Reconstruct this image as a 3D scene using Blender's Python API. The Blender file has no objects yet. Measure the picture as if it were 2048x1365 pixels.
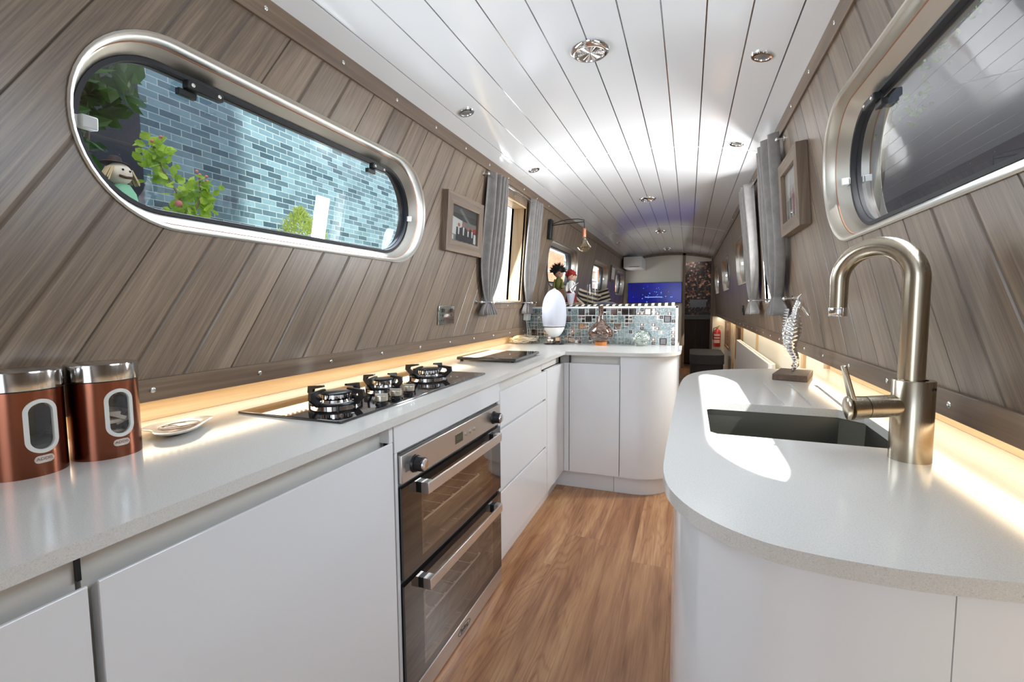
import bpy, bmesh, math, random
from mathutils import Vector, Matrix
from mathutils.geometry import tessellate_polygon
PI = math.pi
SC = bpy.context.scene
COL = SC.collection
rnd = random.Random(7)

# ------------------------------------------------------------------ camera
YAW, PITCH, ROLL, CAMH = .3630, .0763, -.0079, 1.078
_F = Vector((-math.sin(YAW)*math.cos(PITCH), math.cos(YAW)*math.cos(PITCH), -math.sin(PITCH)))
_R = Vector((math.cos(YAW), math.sin(YAW), 0)); _U = _R.cross(_F)
_R2 = _R*math.cos(ROLL)+_U*math.sin(ROLL); _U2 = _U*math.cos(ROLL)-_R*math.sin(ROLL)
cd = bpy.data.cameras.new('camera'); cam = bpy.data.objects.new('camera', cd); COL.objects.link(cam)
cd.sensor_width = 36; cd.lens = 929.1/2048*36; cd.clip_start = .02; cd.clip_end = 300
m = Matrix.Identity(4)
for i in range(3):
    m[i][0] = _R2[i]; m[i][1] = _U2[i]; m[i][2] = -_F[i]
m[2][3] = CAMH
cam.matrix_world = m
SC.camera = cam

# ------------------------------------------------------------------ world, sun, large lights, exposure
SC.view_settings.view_transform = 'Standard'; SC.view_settings.look = 'None'
SC.view_settings.gamma = 1; SC.view_settings.use_curve_mapping = False
SC.view_settings.exposure = 0.15
w = bpy.data.worlds.new('sky'); SC.world = w; w.use_nodes = True
wn = w.node_tree.nodes; wl = w.node_tree.links
bg = wn['Background']
skt = wn.new('ShaderNodeTexSky'); skt.sky_type = 'NISHITA'; skt.sun_disc = False
skt.sun_elevation = math.radians(57); skt.sun_rotation = math.radians(120); skt.air_density = 1.0; skt.dust_density = 2.5
wl.new(skt.outputs[0], bg.inputs[0]); bg.inputs[1].default_value = .34
def lamp(name, kind, loc, to, energy, color=(1, 1, 1), size=None, size_y=None, spread=None):
    l = bpy.data.lights.new(name, kind); l.energy = energy; l.color = color
    o = bpy.data.objects.new(name, l); COL.objects.link(o); o.location = loc
    o.rotation_euler = (Vector(to)-Vector(loc)).to_track_quat('-Z', 'Y').to_euler()
    if size:
        l.shape = 'RECTANGLE'; l.size = size; l.size_y = size_y or size
    if spread: l.spread = math.radians(spread)
    return o
SUN = Vector((-.55, .33, -1.0)).normalized()
s = lamp('sun', 'SUN', (3, -2, 8), Vector((3, -2, 8))+SUN, 17, (1, .96, .9)); s.data.angle = math.radians(.6)
# daylight entering: area lamps at the side hatches and windows, plus added stern fill
lamp('stern_fill', 'AREA', (-.33, -1.75, 1.1), (-.33, 1.5, 1.9), 15, (.78, .89, 1), 1.0, 1.3)
lamp('left_hatch_daylight', 'AREA', (-1.13, 2.74, 1.42), (0, 2.5, 1.0), 10, (.86, .93, 1), .36, .54)
lamp('right_hatch_daylight', 'AREA', (.46, 2.86, 1.42), (-.6, 2.86, 1.36), 19, (.92, .96, 1), .14, .50)

lamp('right_window_daylight', 'AREA', (.446, .92, 1.46), (-.6, .92, 1.1), 9, (.76, .88, 1), .74, .22)
lamp('left_window_daylight', 'AREA', (-1.102, 1.12, 1.445), (0, 1.12, 1.1), 7.5, (.78, .89, 1), 1.04, .27)
lamp('bathroom_fill', 'AREA', (0, 8.9, 1.86), (0, 9.2, 1.2), 1.5, (1, .95, .9), .4, .3)  # added fill lamp that lifts the dark bathroom mosaic
for k, (yy, en) in enumerate(((4.06, 6), (5.87, 5), (7.63, 4))):
    lamp('saloon_window_daylight', 'AREA', (.56, yy, 1.46), (-.6, yy, 1.0), en, (.85, .93, 1), .9, .3)
    lamp('saloon_window_daylight', 'AREA', (-1.22, yy, 1.46), (0, yy, 1.0), en*.7, (.9, .95, 1), .9, .3)

# ------------------------------------------------------------------ helpers
ORG = {}
def lin(h):
    if not isinstance(h, str): return tuple(h)
    return tuple((((c/12.92) if c <= .04045 else ((c+.055)/1.055)**2.4)) for c in (int(h[i:i+2], 16)/255 for i in (0, 2, 4)))
class MB:
    def __init__(s): s.v = []; s.f = []; s.m = []; s.mi = 0
    def add(s, vs, fs, mi=None):
        n = len(s.v); s.v += [Vector(v) for v in vs]
        for f in fs: s.f.append([n+i for i in f]); s.m.append(s.mi if mi is None else mi)
        return s
    def box(s, x0, x1, y0, y1, z0, z1, mi=None, M=None):
        vs = [Vector((x, y, z)) for z in (z0, z1) for y in (y0, y1) for x in (x0, x1)]
        if M: vs = [M @ v for v in vs]
        return s.add(vs, [(0, 2, 3, 1), (4, 5, 7, 6), (0, 1, 5, 4), (2, 6, 7, 3), (0, 4, 6, 2), (1, 3, 7, 5)], mi)
    def lathe(s, prof, c=(0, 0, 0), n=32, M=None, mi=None, caps=True):
        vs = []; fs = []
        for (r, z) in prof:
            for i in range(n):
                a = 2*PI*i/n; p = Vector((r*math.cos(a), r*math.sin(a), z))
                vs.append((M @ p if M else p)+Vector(c))
        k = len(prof)
        for j in range(k-1):
            for i in range(n):
                a = j*n+i; b = j*n+(i+1) % n; fs.append((a, b, b+n, a+n))
        if caps:
            if prof[0][0] > 1e-6: fs.append(tuple(range(n))[::-1])
            if prof[-1][0] > 1e-6: fs.append(tuple((k-1)*n+i for i in range(n)))
        return s.add(vs, fs, mi)
    def cyl(s, a, b, r, r2=None, n=20, mi=None):
        a = Vector(a); b = Vector(b); d = b-a; q = d.to_track_quat('Z', 'Y').to_matrix()
        return s.lathe([(r, 0), (r if r2 is None else r2, d.length)], a, n, q, mi)
    def tube(s, pts, r, n=12, mi=None, closed=False):
        pts = [Vector(p) for p in pts]; k = len(pts); vs = []; fs = []
        rr = r if isinstance(r, (list, tuple)) else [r]*k
        up = None
        for i, p in enumerate(pts):
            t = (pts[(i+1) % k]-pts[i-1]) if closed else (pts[min(i+1, k-1)]-pts[max(i-1, 0)])
            t.normalize()
            if up is None:
                up = Vector((0, 0, 1)) if abs(t.z) < .9 else Vector((1, 0, 0))
            up = (up-t*up.dot(t)).normalized(); sd = t.cross(up)
            for j in range(n):
                a = 2*PI*j/n; vs.append(p+(up*math.cos(a)+sd*math.sin(a))*rr[i])
        for i in range(k if closed else k-1):
            for j in range(n):
                a = i*n+j; b = i*n+(j+1) % n; c = ((i+1) % k)*n+(j+1) % n; d = ((i+1) % k)*n+j
                fs.append((a, b, c, d))
        if not closed: fs += [tuple(range(n))[::-1], tuple((k-1)*n+j for j in range(n))]
        return s.add(vs, fs, mi)
    def slab(s, outer, holes, fn, w0, w1, mi=None, mside=None):
        """polygon with holes in (u,v), extruded from w0 to w1, mapped by fn(u,v,w)"""
        loops = [list(outer)]+[list(h) for h in holes]
        flat = [p for l in loops for p in l]
        tris = tessellate_polygon([[Vector((p[0], p[1], 0)) for p in l] for l in loops])
        N = len(flat)
        vs = [fn(p[0], p[1], w0) for p in flat]+[fn(p[0], p[1], w1) for p in flat]
        fs = [tuple(t) for t in tris]+[tuple(i+N for i in t[::-1]) for t in tris]
        s.add(vs, fs, mi)
        fs = []; o = 0
        for l in loops:
            k = len(l)
            for i in range(k): fs.append((o+i, o+(i+1) % k, N+o+(i+1) % k, N+o+i))
            o += k
        s.add(vs, fs, mi if mside is None else mside)
        return s
    def sphere(s, c, r, nu=16, nv=10, mi=None, M=None):
        rx = r if isinstance(r, (tuple, list)) else (r, r, r)
        prof = [(math.sin(PI*i/nv), -math.cos(PI*i/nv)) for i in range(nv+1)]
        prof[0] = (1e-4, -1); prof[-1] = (1e-4, 1)
        D = Matrix.Diagonal(rx)
        return s.lathe(prof, c, nu, (M @ D) if M else D, mi)
    def xf(s, M):
        s.v = [M @ v for v in s.v]; return s
    def build(s, name, mats, parent=None, bevel=0, smooth=40, seg=2, weld=False, loc=None):
        me = bpy.data.meshes.new(name)
        off = ORG.get(parent.name, Vector((0, 0, 0))) if parent else (Vector(loc) if loc else Vector((0, 0, 0)))
        me.from_pydata([v-off for v in s.v], [], s.f)
        if not isinstance(mats, (list, tuple)): mats = [mats]
        for mm in mats: me.materials.append(mm)
        if len(mats) > 1: me.polygons.foreach_set('material_index', s.m)
        bm = bmesh.new(); bm.from_mesh(me)
        if weld: bmesh.ops.remove_doubles(bm, verts=bm.verts, dist=1e-5)
        bmesh.ops.recalc_face_normals(bm, faces=bm.faces); bm.to_mesh(me); bm.free()
        if smooth:
            me.polygons.foreach_set('use_smooth', [True]*len(me.polygons))
            me.set_sharp_from_angle(angle=math.radians(smooth))
        o = bpy.data.objects.new(name, me); COL.objects.link(o)
        if parent: o.parent = parent
        elif loc: o.location = off
        ORG[o.name] = off
        if bevel:
            b = o.modifiers.new('bevel', 'BEVEL'); b.width = bevel; b.segments = seg; b.limit_method = 'ANGLE'
            b.angle_limit = math.radians(50)
        return o
def tag(o, label, cat, group=None, kind=None):
    o['label'] = label; o['category'] = cat
    if group: o['group'] = group
    if kind: o['kind'] = kind
    return o
def thing(name, label, cat, loc=(0, 0, 0), group=None):
    o = bpy.data.objects.new(name, None); COL.objects.link(o); o.location = loc; o.empty_display_size = .05
    ORG[o.name] = Vector(loc); return tag(o, label, cat, group)
def struct(o): o['kind'] = 'structure'; return o
def sempty(name, loc=(0, 0, 0)):
    o = bpy.data.objects.new(name, None); COL.objects.link(o); o.location = loc; ORG[o.name] = Vector(loc)
    o.empty_display_size = .05; return struct(o)
def dup(root, loc=None, label=None, rotz=None):
    r = root.copy(); COL.objects.link(r)
    if loc is not None: r.location = loc
    if rotz is not None: r.rotation_euler = (0, 0, rotz)
    if label: r['label'] = label
    for ch in list(root.children):
        c = ch.copy(); COL.objects.link(c); c.parent = r
        for g in list(ch.children):
            d = g.copy(); COL.objects.link(d); d.parent = c
    return r
def rrect(u0, u1, v0, v1, r, n=10):
    out = []
    for (cx, cy, a0) in ((u1-r, v1-r, 0), (u0+r, v1-r, 90), (u0+r, v0+r, 180), (u1-r, v0+r, 270)):
        for i in range(n+1):
            a = math.radians(a0+90*i/n); out.append((cx+r*math.cos(a), cy+r*math.sin(a)))
    res = [out[0]]
    for p in out[1:]:
        if abs(p[0]-res[-1][0])+abs(p[1]-res[-1][1]) > 1e-6: res.append(p)
    if abs(res[0][0]-res[-1][0])+abs(res[0][1]-res[-1][1]) < 1e-6: res.pop()
    return res
def text_mesh(txt, size, name, mt, parent, M, extrude=.0004):
    cu = bpy.data.curves.new(name, 'FONT'); cu.body = txt; cu.size = size; cu.extrude = extrude
    cu.align_x = 'CENTER'; cu.align_y = 'CENTER'; cu.resolution_u = 3
    t = bpy.data.objects.new('tmp', cu); COL.objects.link(t)
    bpy.context.view_layer.update()
    me = bpy.data.meshes.new_from_object(t); bpy.data.objects.remove(t)
    vs = [M @ v.co for v in me.vertices]; b = MB().add(vs, [tuple(p.vertices) for p in me.polygons])
    return b.build(name, mt, parent, smooth=0)

# ------------------------------------------------------------------ materials
def nmat(name):
    mt = bpy.data.materials.new(name); mt.use_nodes = True
    nt = mt.node_tree; return mt, nt, nt.nodes['Principled BSDF']
def mat(name, col, rough=.5, metal=0, coat=0, trans=0, ior=1.45, emis=None, es=0, sheen=0, spec=None):
    mt, nt, p = nmat(name)
    p.inputs['Base Color'].default_value = (*lin(col), 1); p.inputs['Roughness'].default_value = rough
    p.inputs['Metallic'].default_value = metal; p.inputs['Coat Weight'].default_value = coat
    p.inputs['Coat Roughness'].default_value = .04
    p.inputs['Transmission Weight'].default_value = trans; p.inputs['IOR'].default_value = ior
    if spec is not None: p.inputs['Specular IOR Level'].default_value = spec
    if sheen: p.inputs['Sheen Weight'].default_value = sheen
    if emis: p.inputs['Emission Color'].default_value = (*lin(emis), 1); p.inputs['Emission Strength'].default_value = es
    return mt
class G:
    """tiny node graph builder"""
    def __init__(s, nt): s.nt = nt
    def n(s, t, **kw):
        nd = s.nt.nodes.new(t)
        ins = kw.pop('ins', {})
        for k, v in kw.items(): setattr(nd, k, v)
        for k, v in ins.items():
            if hasattr(v, 'is_output'): s.nt.links.new(v, nd.inputs[k])
            else: nd.inputs[k].default_value = v
        return nd
    def m(s, op, a, b=0.0, c=None):
        ins = {0: a, 1: b}
        if c is not None: ins[2] = c
        return s.n('ShaderNodeMath', operation=op, ins=ins).outputs[0]
    def ramp(s, fac, stops):
        r = s.n('ShaderNodeValToRGB', ins={0: fac}); cr = r.color_ramp
        while len(cr.elements) < len(stops): cr.elements.new(.5)
        for e, (p, c) in zip(cr.elements, stops): e.position = p; e.color = (*lin(c), 1)
        return r.outputs[0]
    def mix(s, f, a, b, mode='MIX'):
        nd = s.n('ShaderNodeMix', data_type='RGBA', blend_type=mode)
        for i, v in ((0, f), (6, a), (7, b)):
            if hasattr(v, 'is_output'): s.nt.links.new(v, nd.inputs[i])
            else: nd.inputs[i].default_value = v if i == 0 else (*lin(v), 1)
        return nd.outputs[2]
    def comb(s, x, y, z=0.0): return s.n('ShaderNodeCombineXYZ', ins={0: x, 1: y, 2: z}).outputs[0]
    def noise(s, vec, scale, det=4, rough=.55, dist=0):
        return s.n('ShaderNodeTexNoise', ins={'Vector': vec, 'Scale': scale, 'Detail': det, 'Roughness': rough, 'Distortion': dist}).outputs[0]
    def bump(s, h, st, dist=.001):
        return s.n('ShaderNodeBump', ins={'Height': h, 'Strength': st, 'Distance': dist}).outputs[0]
    def link(s, a, b): s.nt.links.new(a, b)

def wood(name, c0, c1, c2, axis=0, rough=.45, board=None, scale=1.0, coat=0, bump=.25):
    """grain along axis in object space"""
    mt, nt, p = nmat(name); g = G(nt)
    tc = g.n('ShaderNodeTexCoord'); sx = g.n('ShaderNodeSeparateXYZ', ins={0: tc.outputs['Object']})
    ax = [sx.outputs[i] for i in range(3)]
    sc = [60*scale]*3; sc[axis] = 1.8*scale
    v = g.comb(*[g.m('MULTIPLY', ax[i], sc[i]) for i in range(3)])
    n1 = g.noise(v, 1, 5, .65, .4); sc2 = [9*scale]*3; sc2[axis] = .7*scale
    n2 = g.noise(g.comb(*[g.m('MULTIPLY', ax[i], sc2[i]) for i in range(3)]), 1, 3, .5, .8)
    f = g.m('ADD', g.m('MULTIPLY', n1, .6), g.m('MULTIPLY', n2, .5))
    c = g.ramp(f, [(.33, c0), (.55, c1), (.75, c2)])
    g.link(c, p.inputs['Base Color']); p.inputs['Roughness'].default_value = rough; p.inputs['Coat Weight'].default_value = coat
    g.link(g.bump(n1, bump, .0006), p.inputs['Normal'])
    return mt

def wall_boards(name, phase):
    """diagonal tongue and groove boards, grain along the boards; object x along boat, y up the wall"""
    K = .603; P = .118
    mt, nt, p = nmat(name); g = G(nt)
    tc = g.n('ShaderNodeTexCoord'); sx = g.n('ShaderNodeSeparateXYZ', ins={0: tc.outputs['Object']})
    x, y = sx.outputs[0], sx.outputs[1]
    u = g.m('SUBTRACT', g.m('SUBTRACT', x, g.m('MULTIPLY', y, K)), phase)       # across
    cs = math.cos(math.atan(K)); sn = math.sin(math.atan(K))
    al = g.m('ADD', g.m('MULTIPLY', x, sn), g.m('MULTIPLY', y, cs))               # along grain
    t = g.m('DIVIDE', u, P); fl = g.m('FLOOR', t); fr = g.m('SUBTRACT', t, fl)
    d = g.m('MULTIPLY', g.m('MINIMUM', fr, g.m('SUBTRACT', 1.0, fr)), P*cs)       # metres to nearest groove
    near = g.m('FLOOR', g.m('ADD', t, .5)); m3 = g.m('ABSOLUTE', g.m('SUBTRACT', near, g.m('MULTIPLY', g.m('ROUND', g.m('DIVIDE', near, 3.0)), 3.0)))
    soft = g.m('MINIMUM', m3, 1.0)
    width = g.m('ADD', .0022, g.m('MULTIPLY', soft, .0035))
    gr = g.m('SUBTRACT', 1.0, g.m('MINIMUM', g.m('DIVIDE', d, width), 1.0))       # 1 in the groove
    rn = g.n('ShaderNodeTexWhiteNoise', noise_dimensions='1D', ins={'W': fl}).outputs[0]
    v = g.comb(g.m('MULTIPLY', u, 110.0), g.m('MULTIPLY', al, 2.2), g.m('MULTIPLY', rn, 40.0))
    n1 = g.noise(v, 1, 6, .7, .35)
    v2 = g.comb(g.m('MULTIPLY', u, 14.0), g.m('MULTIPLY', al, .9), g.m('MULTIPLY', rn, 20.0)); n2 = g.noise(v2, 1, 3, .5, 1.2)
    v3 = g.comb(g.m('MULTIPLY', u, 300.0), g.m('MULTIPLY', al, 9.0), 0.0); n3 = g.noise(v3, 1, 2, .5)
    f = g.m('ADD', g.m('ADD', g.m('MULTIPLY', n1, .55), g.m('MULTIPLY', n2, .38)), g.m('MULTIPLY', g.m('SUBTRACT', rn, .5), .12))
    f = g.m('ADD', f, g.m('MULTIPLY', g.m('SUBTRACT', n3, .5), .30))
    c = g.ramp(f, [(.30, '5e4e40'), (.44, '776553'), (.56, '8b7763'), (.72, 'a4907a')])
    dk = g.m('MULTIPLY', gr, g.m('SUBTRACT', .85, g.m('MULTIPLY', soft, .30)))
    c = g.mix(dk, c, '2a201a')
    g.link(c, p.inputs['Base Color']); p.inputs['Roughness'].default_value = .36
    p.inputs['Coat Weight'].default_value = .15; p.inputs['Coat Roughness'].default_value = .3
    h = g.m('SUBTRACT', g.m('MULTIPLY', n1, .05), gr)
    g.link(g.bump(h, .9, .003), p.inputs['Normal'])
    return mt

def floor_mat():
    mt, nt, p = nmat('oak_vinyl_planks'); g = G(nt)
    tc = g.n('ShaderNodeTexCoord'); sx = g.n('ShaderNodeSeparateXYZ', ins={0: tc.outputs['Object']})
    x, y = sx.outputs[0], sx.outputs[1]
    PW, PL = .155, 1.05
    tx = g.m('DIVIDE', g.m('ADD', x, .05), PW); ix = g.m('FLOOR', tx); fx = g.m('SUBTRACT', tx, ix)
    ox = g.n('ShaderNodeTexWhiteNoise', noise_dimensions='1D', ins={'W': ix}).outputs[0]
    ty = g.m('ADD', g.m('DIVIDE', y, PL), ox); iy = g.m('FLOOR', ty); fy = g.m('SUBTRACT', ty, iy)
    rn = g.n('ShaderNodeTexWhiteNoise', noise_dimensions='2D', ins={'Vector': g.comb(ix, iy)}).outputs[0]
    # growth rings: stretched distorted distance field
    vx = g.m('ADD', x, g.m('MULTIPLY', rn, 9.0)); vv = g.comb(g.m('MULTIPLY', vx, 11.0), g.m('MULTIPLY', y, 1.3), g.m('MULTIPLY', rn, 7.0))
    n0 = g.noise(vv, 1, 2, .45, .6)
    rings = g.m('SINE', g.m('MULTIPLY', n0, 70.0)); rings = g.m('ADD', g.m('MULTIPLY', rings, .5), .5)
    n1 = g.noise(g.comb(g.m('MULTIPLY', vx, 190.0), g.m('MULTIPLY', y, 6.0), rn), 1, 4, .7)
    n2 = g.noise(g.comb(g.m('MULTIPLY', vx, 22.0), g.m('MULTIPLY', y, 1.6), rn), 1, 3, .5, .6)
    f = g.m('ADD', g.m('ADD', g.m('MULTIPLY', g.m('MULTIPLY', g.m('POWER', rings, 3.0), g.m('GREATER_THAN', rn, .45)), -.075), g.m('MULTIPLY', n1, .32)), g.m('ADD', g.m('MULTIPLY', n2, .56), g.m('MULTIPLY', rn, .14)))
    c = g.ramp(f, [(.25, '6a4229'), (.42, '966747'), (.56, 'b3855e'), (.75, 'd0aa80')])
    kn = g.n('ShaderNodeTexVoronoi', feature='F1', ins={'Vector': g.comb(g.m('MULTIPLY', x, 5.0), g.m('MULTIPLY', y, 2.4), 0.0), 'Scale': 1.0}).outputs[0]
    kf = g.m('SUBTRACT', 1.0, g.m('MINIMUM', g.m('MULTIPLY', kn, 16.0), 1.0)); c = g.mix(g.m('MULTIPLY', kf, .75), c, '4a2c1c')
    ex = g.m('MULTIPLY', g.m('MINIMUM', fx, g.m('SUBTRACT', 1.0, fx)), PW); ey = g.m('MULTIPLY', g.m('MINIMUM', fy, g.m('SUBTRACT', 1.0, fy)), PL)
    e = g.m('MINIMUM', ex, ey); gr = g.m('SUBTRACT', 1.0, g.m('MINIMUM', g.m('DIVIDE', e, .0011), 1.0))
    c = g.mix(g.m('MULTIPLY', gr, .45), c, '5a3a28')
    g.link(c, p.inputs['Base Color']); p.inputs['Roughness'].default_value = .33
    g.link(g.bump(g.m('SUBTRACT', g.m('MULTIPLY', n1, .5), gr), .25, .0006), p.inputs['Normal'])
    return mt

def quartz():
    mt, nt, p = nmat('speckled_quartz'); g = G(nt)
    tc = g.n('ShaderNodeTexCoord'); o = tc.outputs['Object']
    n1 = g.noise(o, 1300, 2, .6); n2 = g.noise(o, 500, 3, .6)
    c = g.ramp(g.m('ADD', g.m('MULTIPLY', n1, .6), g.m('MULTIPLY', n2, .4)), [(.34, 'a8a49c'), (.43, 'cac7c1'), (.6, 'd3d0ca'), (.72, 'e2e0dc')])
    g.link(c, p.inputs['Base Color']); p.inputs['Roughness'].default_value = .14; p.inputs['Specular IOR Level'].default_value = .6
    return mt
def brushed(name, col, rough=.28, ax=2, stretch=400, aniso=0):
    mt, nt, p = nmat(name); g = G(nt)
    tc = g.n('ShaderNodeTexCoord'); sx = g.n('ShaderNodeSeparateXYZ', ins={0: tc.outputs['Object']})
    sc = [stretch]*3; sc[ax] = 4
    n = g.noise(g.comb(*[g.m('MULTIPLY', sx.outputs[i], sc[i]) for i in range(3)]), 1, 3, .6)
    p.inputs['Base Color'].default_value = (*lin(col), 1); p.inputs['Metallic'].default_value = 1
    g.link(g.m('ADD', rough-.06, g.m('MULTIPLY', n, .14)), p.inputs['Roughness'])
    g.link(g.bump(n, .04, .0002), p.inputs['Normal'])
    return mt
def glass_thin(name, ior=1.5, tint=(1, 1, 1), rough=0.0, extra=0.0):
    """window pane: transparent with a mirror reflection that grows at grazing angles"""
    mt = bpy.data.materials.new(name); mt.use_nodes = True; nt = mt.node_tree; nt.nodes.remove(nt.nodes['Principled BSDF']); g = G(nt)
    out = nt.nodes['Material Output']
    tr = g.n('ShaderNodeBsdfTransparent', ins={0: (*tint, 1)}); gl = g.n('ShaderNodeBsdfGlossy', ins={0: (1, 1, 1, 1), 'Roughness': rough})
    f0 = 2*((ior-1)/(ior+1))**2+extra
    cs_ = g.n('ShaderNodeLayerWeight', ins={0: .5}).outputs[1]
    fr = g.m('ADD', f0, g.m('MULTIPLY', g.m('POWER', cs_, 4.0), 1-f0))
    mx = g.n('ShaderNodeMixShader', ins={0: fr, 1: tr.outputs[0], 2: gl.outputs[0]}); g.link(mx.outputs[0], out.inputs[0])
    return mt
def fabric(name, c0, c1, rough=.9, scale=900):
    mt, nt, p = nmat(name); g = G(nt); tc = g.n('ShaderNodeTexCoord')
    n = g.noise(tc.outputs['Object'], scale, 2, .6); n2 = g.noise(tc.outputs['Object'], 25, 3, .5)
    g.link(g.ramp(g.m('ADD', g.m('MULTIPLY', n, .6), g.m('MULTIPLY', n2, .4)), [(.35, c0), (.65, c1)]), p.inputs['Base Color'])
    p.inputs['Roughness'].default_value = rough; p.inputs['Sheen Weight'].default_value = .2
    g.link(g.bump(n, .4, .0005), p.inputs['Normal']); return mt
def stripes(name, ca, cb, freq, axis=0, duty=.5, rough=.85):
    mt, nt, p = nmat(name); g = G(nt); tc = g.n('ShaderNodeTexCoord'); sx = g.n('ShaderNodeSeparateXYZ', ins={0: tc.outputs['Object']})
    t = g.m('MULTIPLY', sx.outputs[axis], freq); fr = g.m('SUBTRACT', t, g.m('FLOOR', t))
    g.link(g.mix(g.m('GREATER_THAN', fr, duty), ca, cb), p.inputs['Base Color']); p.inputs['Roughness'].default_value = rough; return mt
def brick(name, c1, c2, mortar, bw, bh, ax=1, rough=.4, mort=.01, sky=0, bands=None):
    mt, nt, p = nmat(name); g = G(nt); tc = g.n('ShaderNodeTexCoord'); sx = g.n('ShaderNodeSeparateXYZ', ins={0: tc.outputs['Object']})
    v = g.comb(sx.outputs[ax], sx.outputs[2], 0.0)
    b = g.n('ShaderNodeTexBrick', offset=.5, ins={'Vector': v, 'Color1': (*lin(c1), 1), 'Color2': (*lin(c2), 1), 'Mortar': (*lin(mortar), 1),
            'Scale': 1.0, 'Mortar Size': mort, 'Mortar Smooth': .1, 'Brick Width': bw, 'Row Height': bh, 'Bias': 0.0})
    c = b.outputs[0]
    n = g.noise(g.comb(sx.outputs[ax], sx.outputs[2], 3.0), 2.5, 4, .6)
    c = g.mix(.35, c, g.ramp(n, [(.3, '404040'), (.7, 'ffffff')]), 'MULTIPLY')
    if bands:
        t = g.m('DIVIDE', sx.outputs[2], bands[0]); fr = g.m('SUBTRACT', t, g.m('FLOOR', t)); c = g.mix(g.m('LESS_THAN', fr, bands[1]), c, bands[2])
    g.link(c, p.inputs['Base Color']); p.inputs['Roughness'].default_value = rough
    g.link(g.bump(b.outputs[1], -.5, .004), p.inputs['Normal']); return mt
def crackle():
    mt, nt, p = nmat('crackle_glass_tile'); g = G(nt); tc = g.n('ShaderNodeTexCoord')
    vo = g.n('ShaderNodeTexVoronoi', feature='DISTANCE_TO_EDGE', ins={'Vector': tc.outputs['Object'], 'Scale': 260.0}).outputs[0]
    n = g.noise(tc.outputs['Object'], 160, 3, .7)
    c = g.ramp(n, [(.36, '34403f'), (.5, '687876'), (.66, 'a9b2b0')]); c = g.mix(g.m('MULTIPLY', g.m('LESS_THAN', vo, .06), .5), c, '2c3d3f')
    g.link(c, p.inputs['Base Color']); p.inputs['Roughness'].default_value = .12; p.inputs['Coat Weight'].default_value = 1; return mt
def leafmat(name, c0, c1):
    mt, nt, p = nmat(name); g = G(nt); tc = g.n('ShaderNodeTexCoord')
    g.link(g.ramp(g.noise(tc.outputs['Object'], 14, 2, .5), [(.35, c0), (.65, c1)]), p.inputs['Base Color'])
    p.inputs['Roughness'].default_value = .45
    tl_ = g.n('ShaderNodeBsdfTranslucent', ins={0: (*lin(c1), 1)}); mx = g.n('ShaderNodeMixShader', ins={0: .35, 1: p.outputs[0], 2: tl_.outputs[0]})
    g.link(mx.outputs[0], nt.nodes['Material Output'].inputs[0]); return mt

M_wall_l = wall_boards('grey_oak_boards_left', 1.0035-.603*.905)
M_wall_r = wall_boards('grey_oak_boards_right', 1.502-.603*.905)
M_trim = wood('grey_oak_trim', '57483a', '745f4d', '8f7c66', axis=1, rough=.4)
M_trimv = wood('grey_oak_trim_vertical', '57483a', '745f4d', '8f7c66', axis=2, rough=.4)
M_oak = wood('light_oak', 'b29470', 'c8ab84', 'd9c19e', axis=1, rough=.4)
M_oakv = wood('light_oak_vertical', 'b29470', 'c8ab84', 'd9c19e', axis=2, rough=.4)
M_floor = floor_mat()
M_quartz = quartz()
M_white = mat('white_gloss', (.74, .74, .745), .12, coat=.6)
M_whitem = mat('white_matt', (.75, .75, .73), .6)
M_cream = mat('cream_panel', (.74, .70, .60), .5)
M_ceil = mat('white_gloss_ceiling_board', (.86, .86, .86), .13, coat=.3)
M_chrome = mat('chrome', (.85, .85, .86), .06, 1)
M_strip = mat('chrome_groove_strip', (.42, .43, .46), .18, 1)
M_steel = brushed('brushed_stainless', (.62, .59, .54), .26, 1)
M_steelfr = brushed('brushed_steel_panel', (.66, .63, .60), .30, 1)
M_faucet = brushed('brushed_nickel', (.45, .39, .30), .24, 2, 500)
M_rim = mat('window_liner_metal', (.56, .53, .47), .38, 1)
M_copperline = mat('copper_line', (.45, .22, .14), .4, .6)
M_black = mat('black_plastic', (.012, .012, .013), .35)
M_rubber = mat('black_rubber', (.015, .015, .018), .55)
M_iron = mat('cast_iron', (.012, .012, .013), .28)
M_hob = mat('black_glass', (.012, .010, .010), .03, coat=1)
M_glass = glass_thin('window_glass', 1.5)
M_glassr = glass_thin('window_glass_dark_side', 1.62, (.75, .8, .85))
M_ovenglass = glass_thin('oven_door_glass', 1.55, (.60, .50, .42), extra=.12)
M_copper = mat('brushed_copper', (.24, .085, .05), .24, 1)
M_grey = mat('grey_plastic', (.48, .48, .47), .35)
M_hinge = mat('clear_plastic_catch', (.75, .78, .78), .2)
M_screw = mat('zinc_screw', (.7, .7, .68), .25, 1)
M_curtain = fabric('grey_velvet_curtain', '726e6b', '8f8b88', scale=700)
M_navy = fabric('navy_sofa_fabric', '1b2230', '2a3242')
M_cush = stripes('striped_cushion', '11100f', 'a89880', 26, 2, .52)
M_throw = stripes('striped_throw', '15130f', 'c8beac', 24, 0, .55)
M_crackle = crackle()
M_bronze = mat('bronze_mirror_tile', (.34, .28, .25), .08, 1)
M_mirror = mat('silver_mirror_tile', (.75, .74, .74), .04, 1)
M_dkmir = mat('dark_mirror_tile', (.10, .09, .09), .06, .9)
M_grout = mat('white_grout', (.72, .72, .70), .6)
M_brickL = brick('blue_glazed_brick', '2b434b', '66858c', '93a29f', .225, .075, mort=.0045, rough=.22)
M_brickO = brick('orange_brick', 'a35a35', 'c27a4c', 'd6c5ae', .225, .075, rough=.8, bands=(1.5, .12, 'd8d2c4'))
M_pale = mat('pale_render', (.80, .79, .76), .8)

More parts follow.
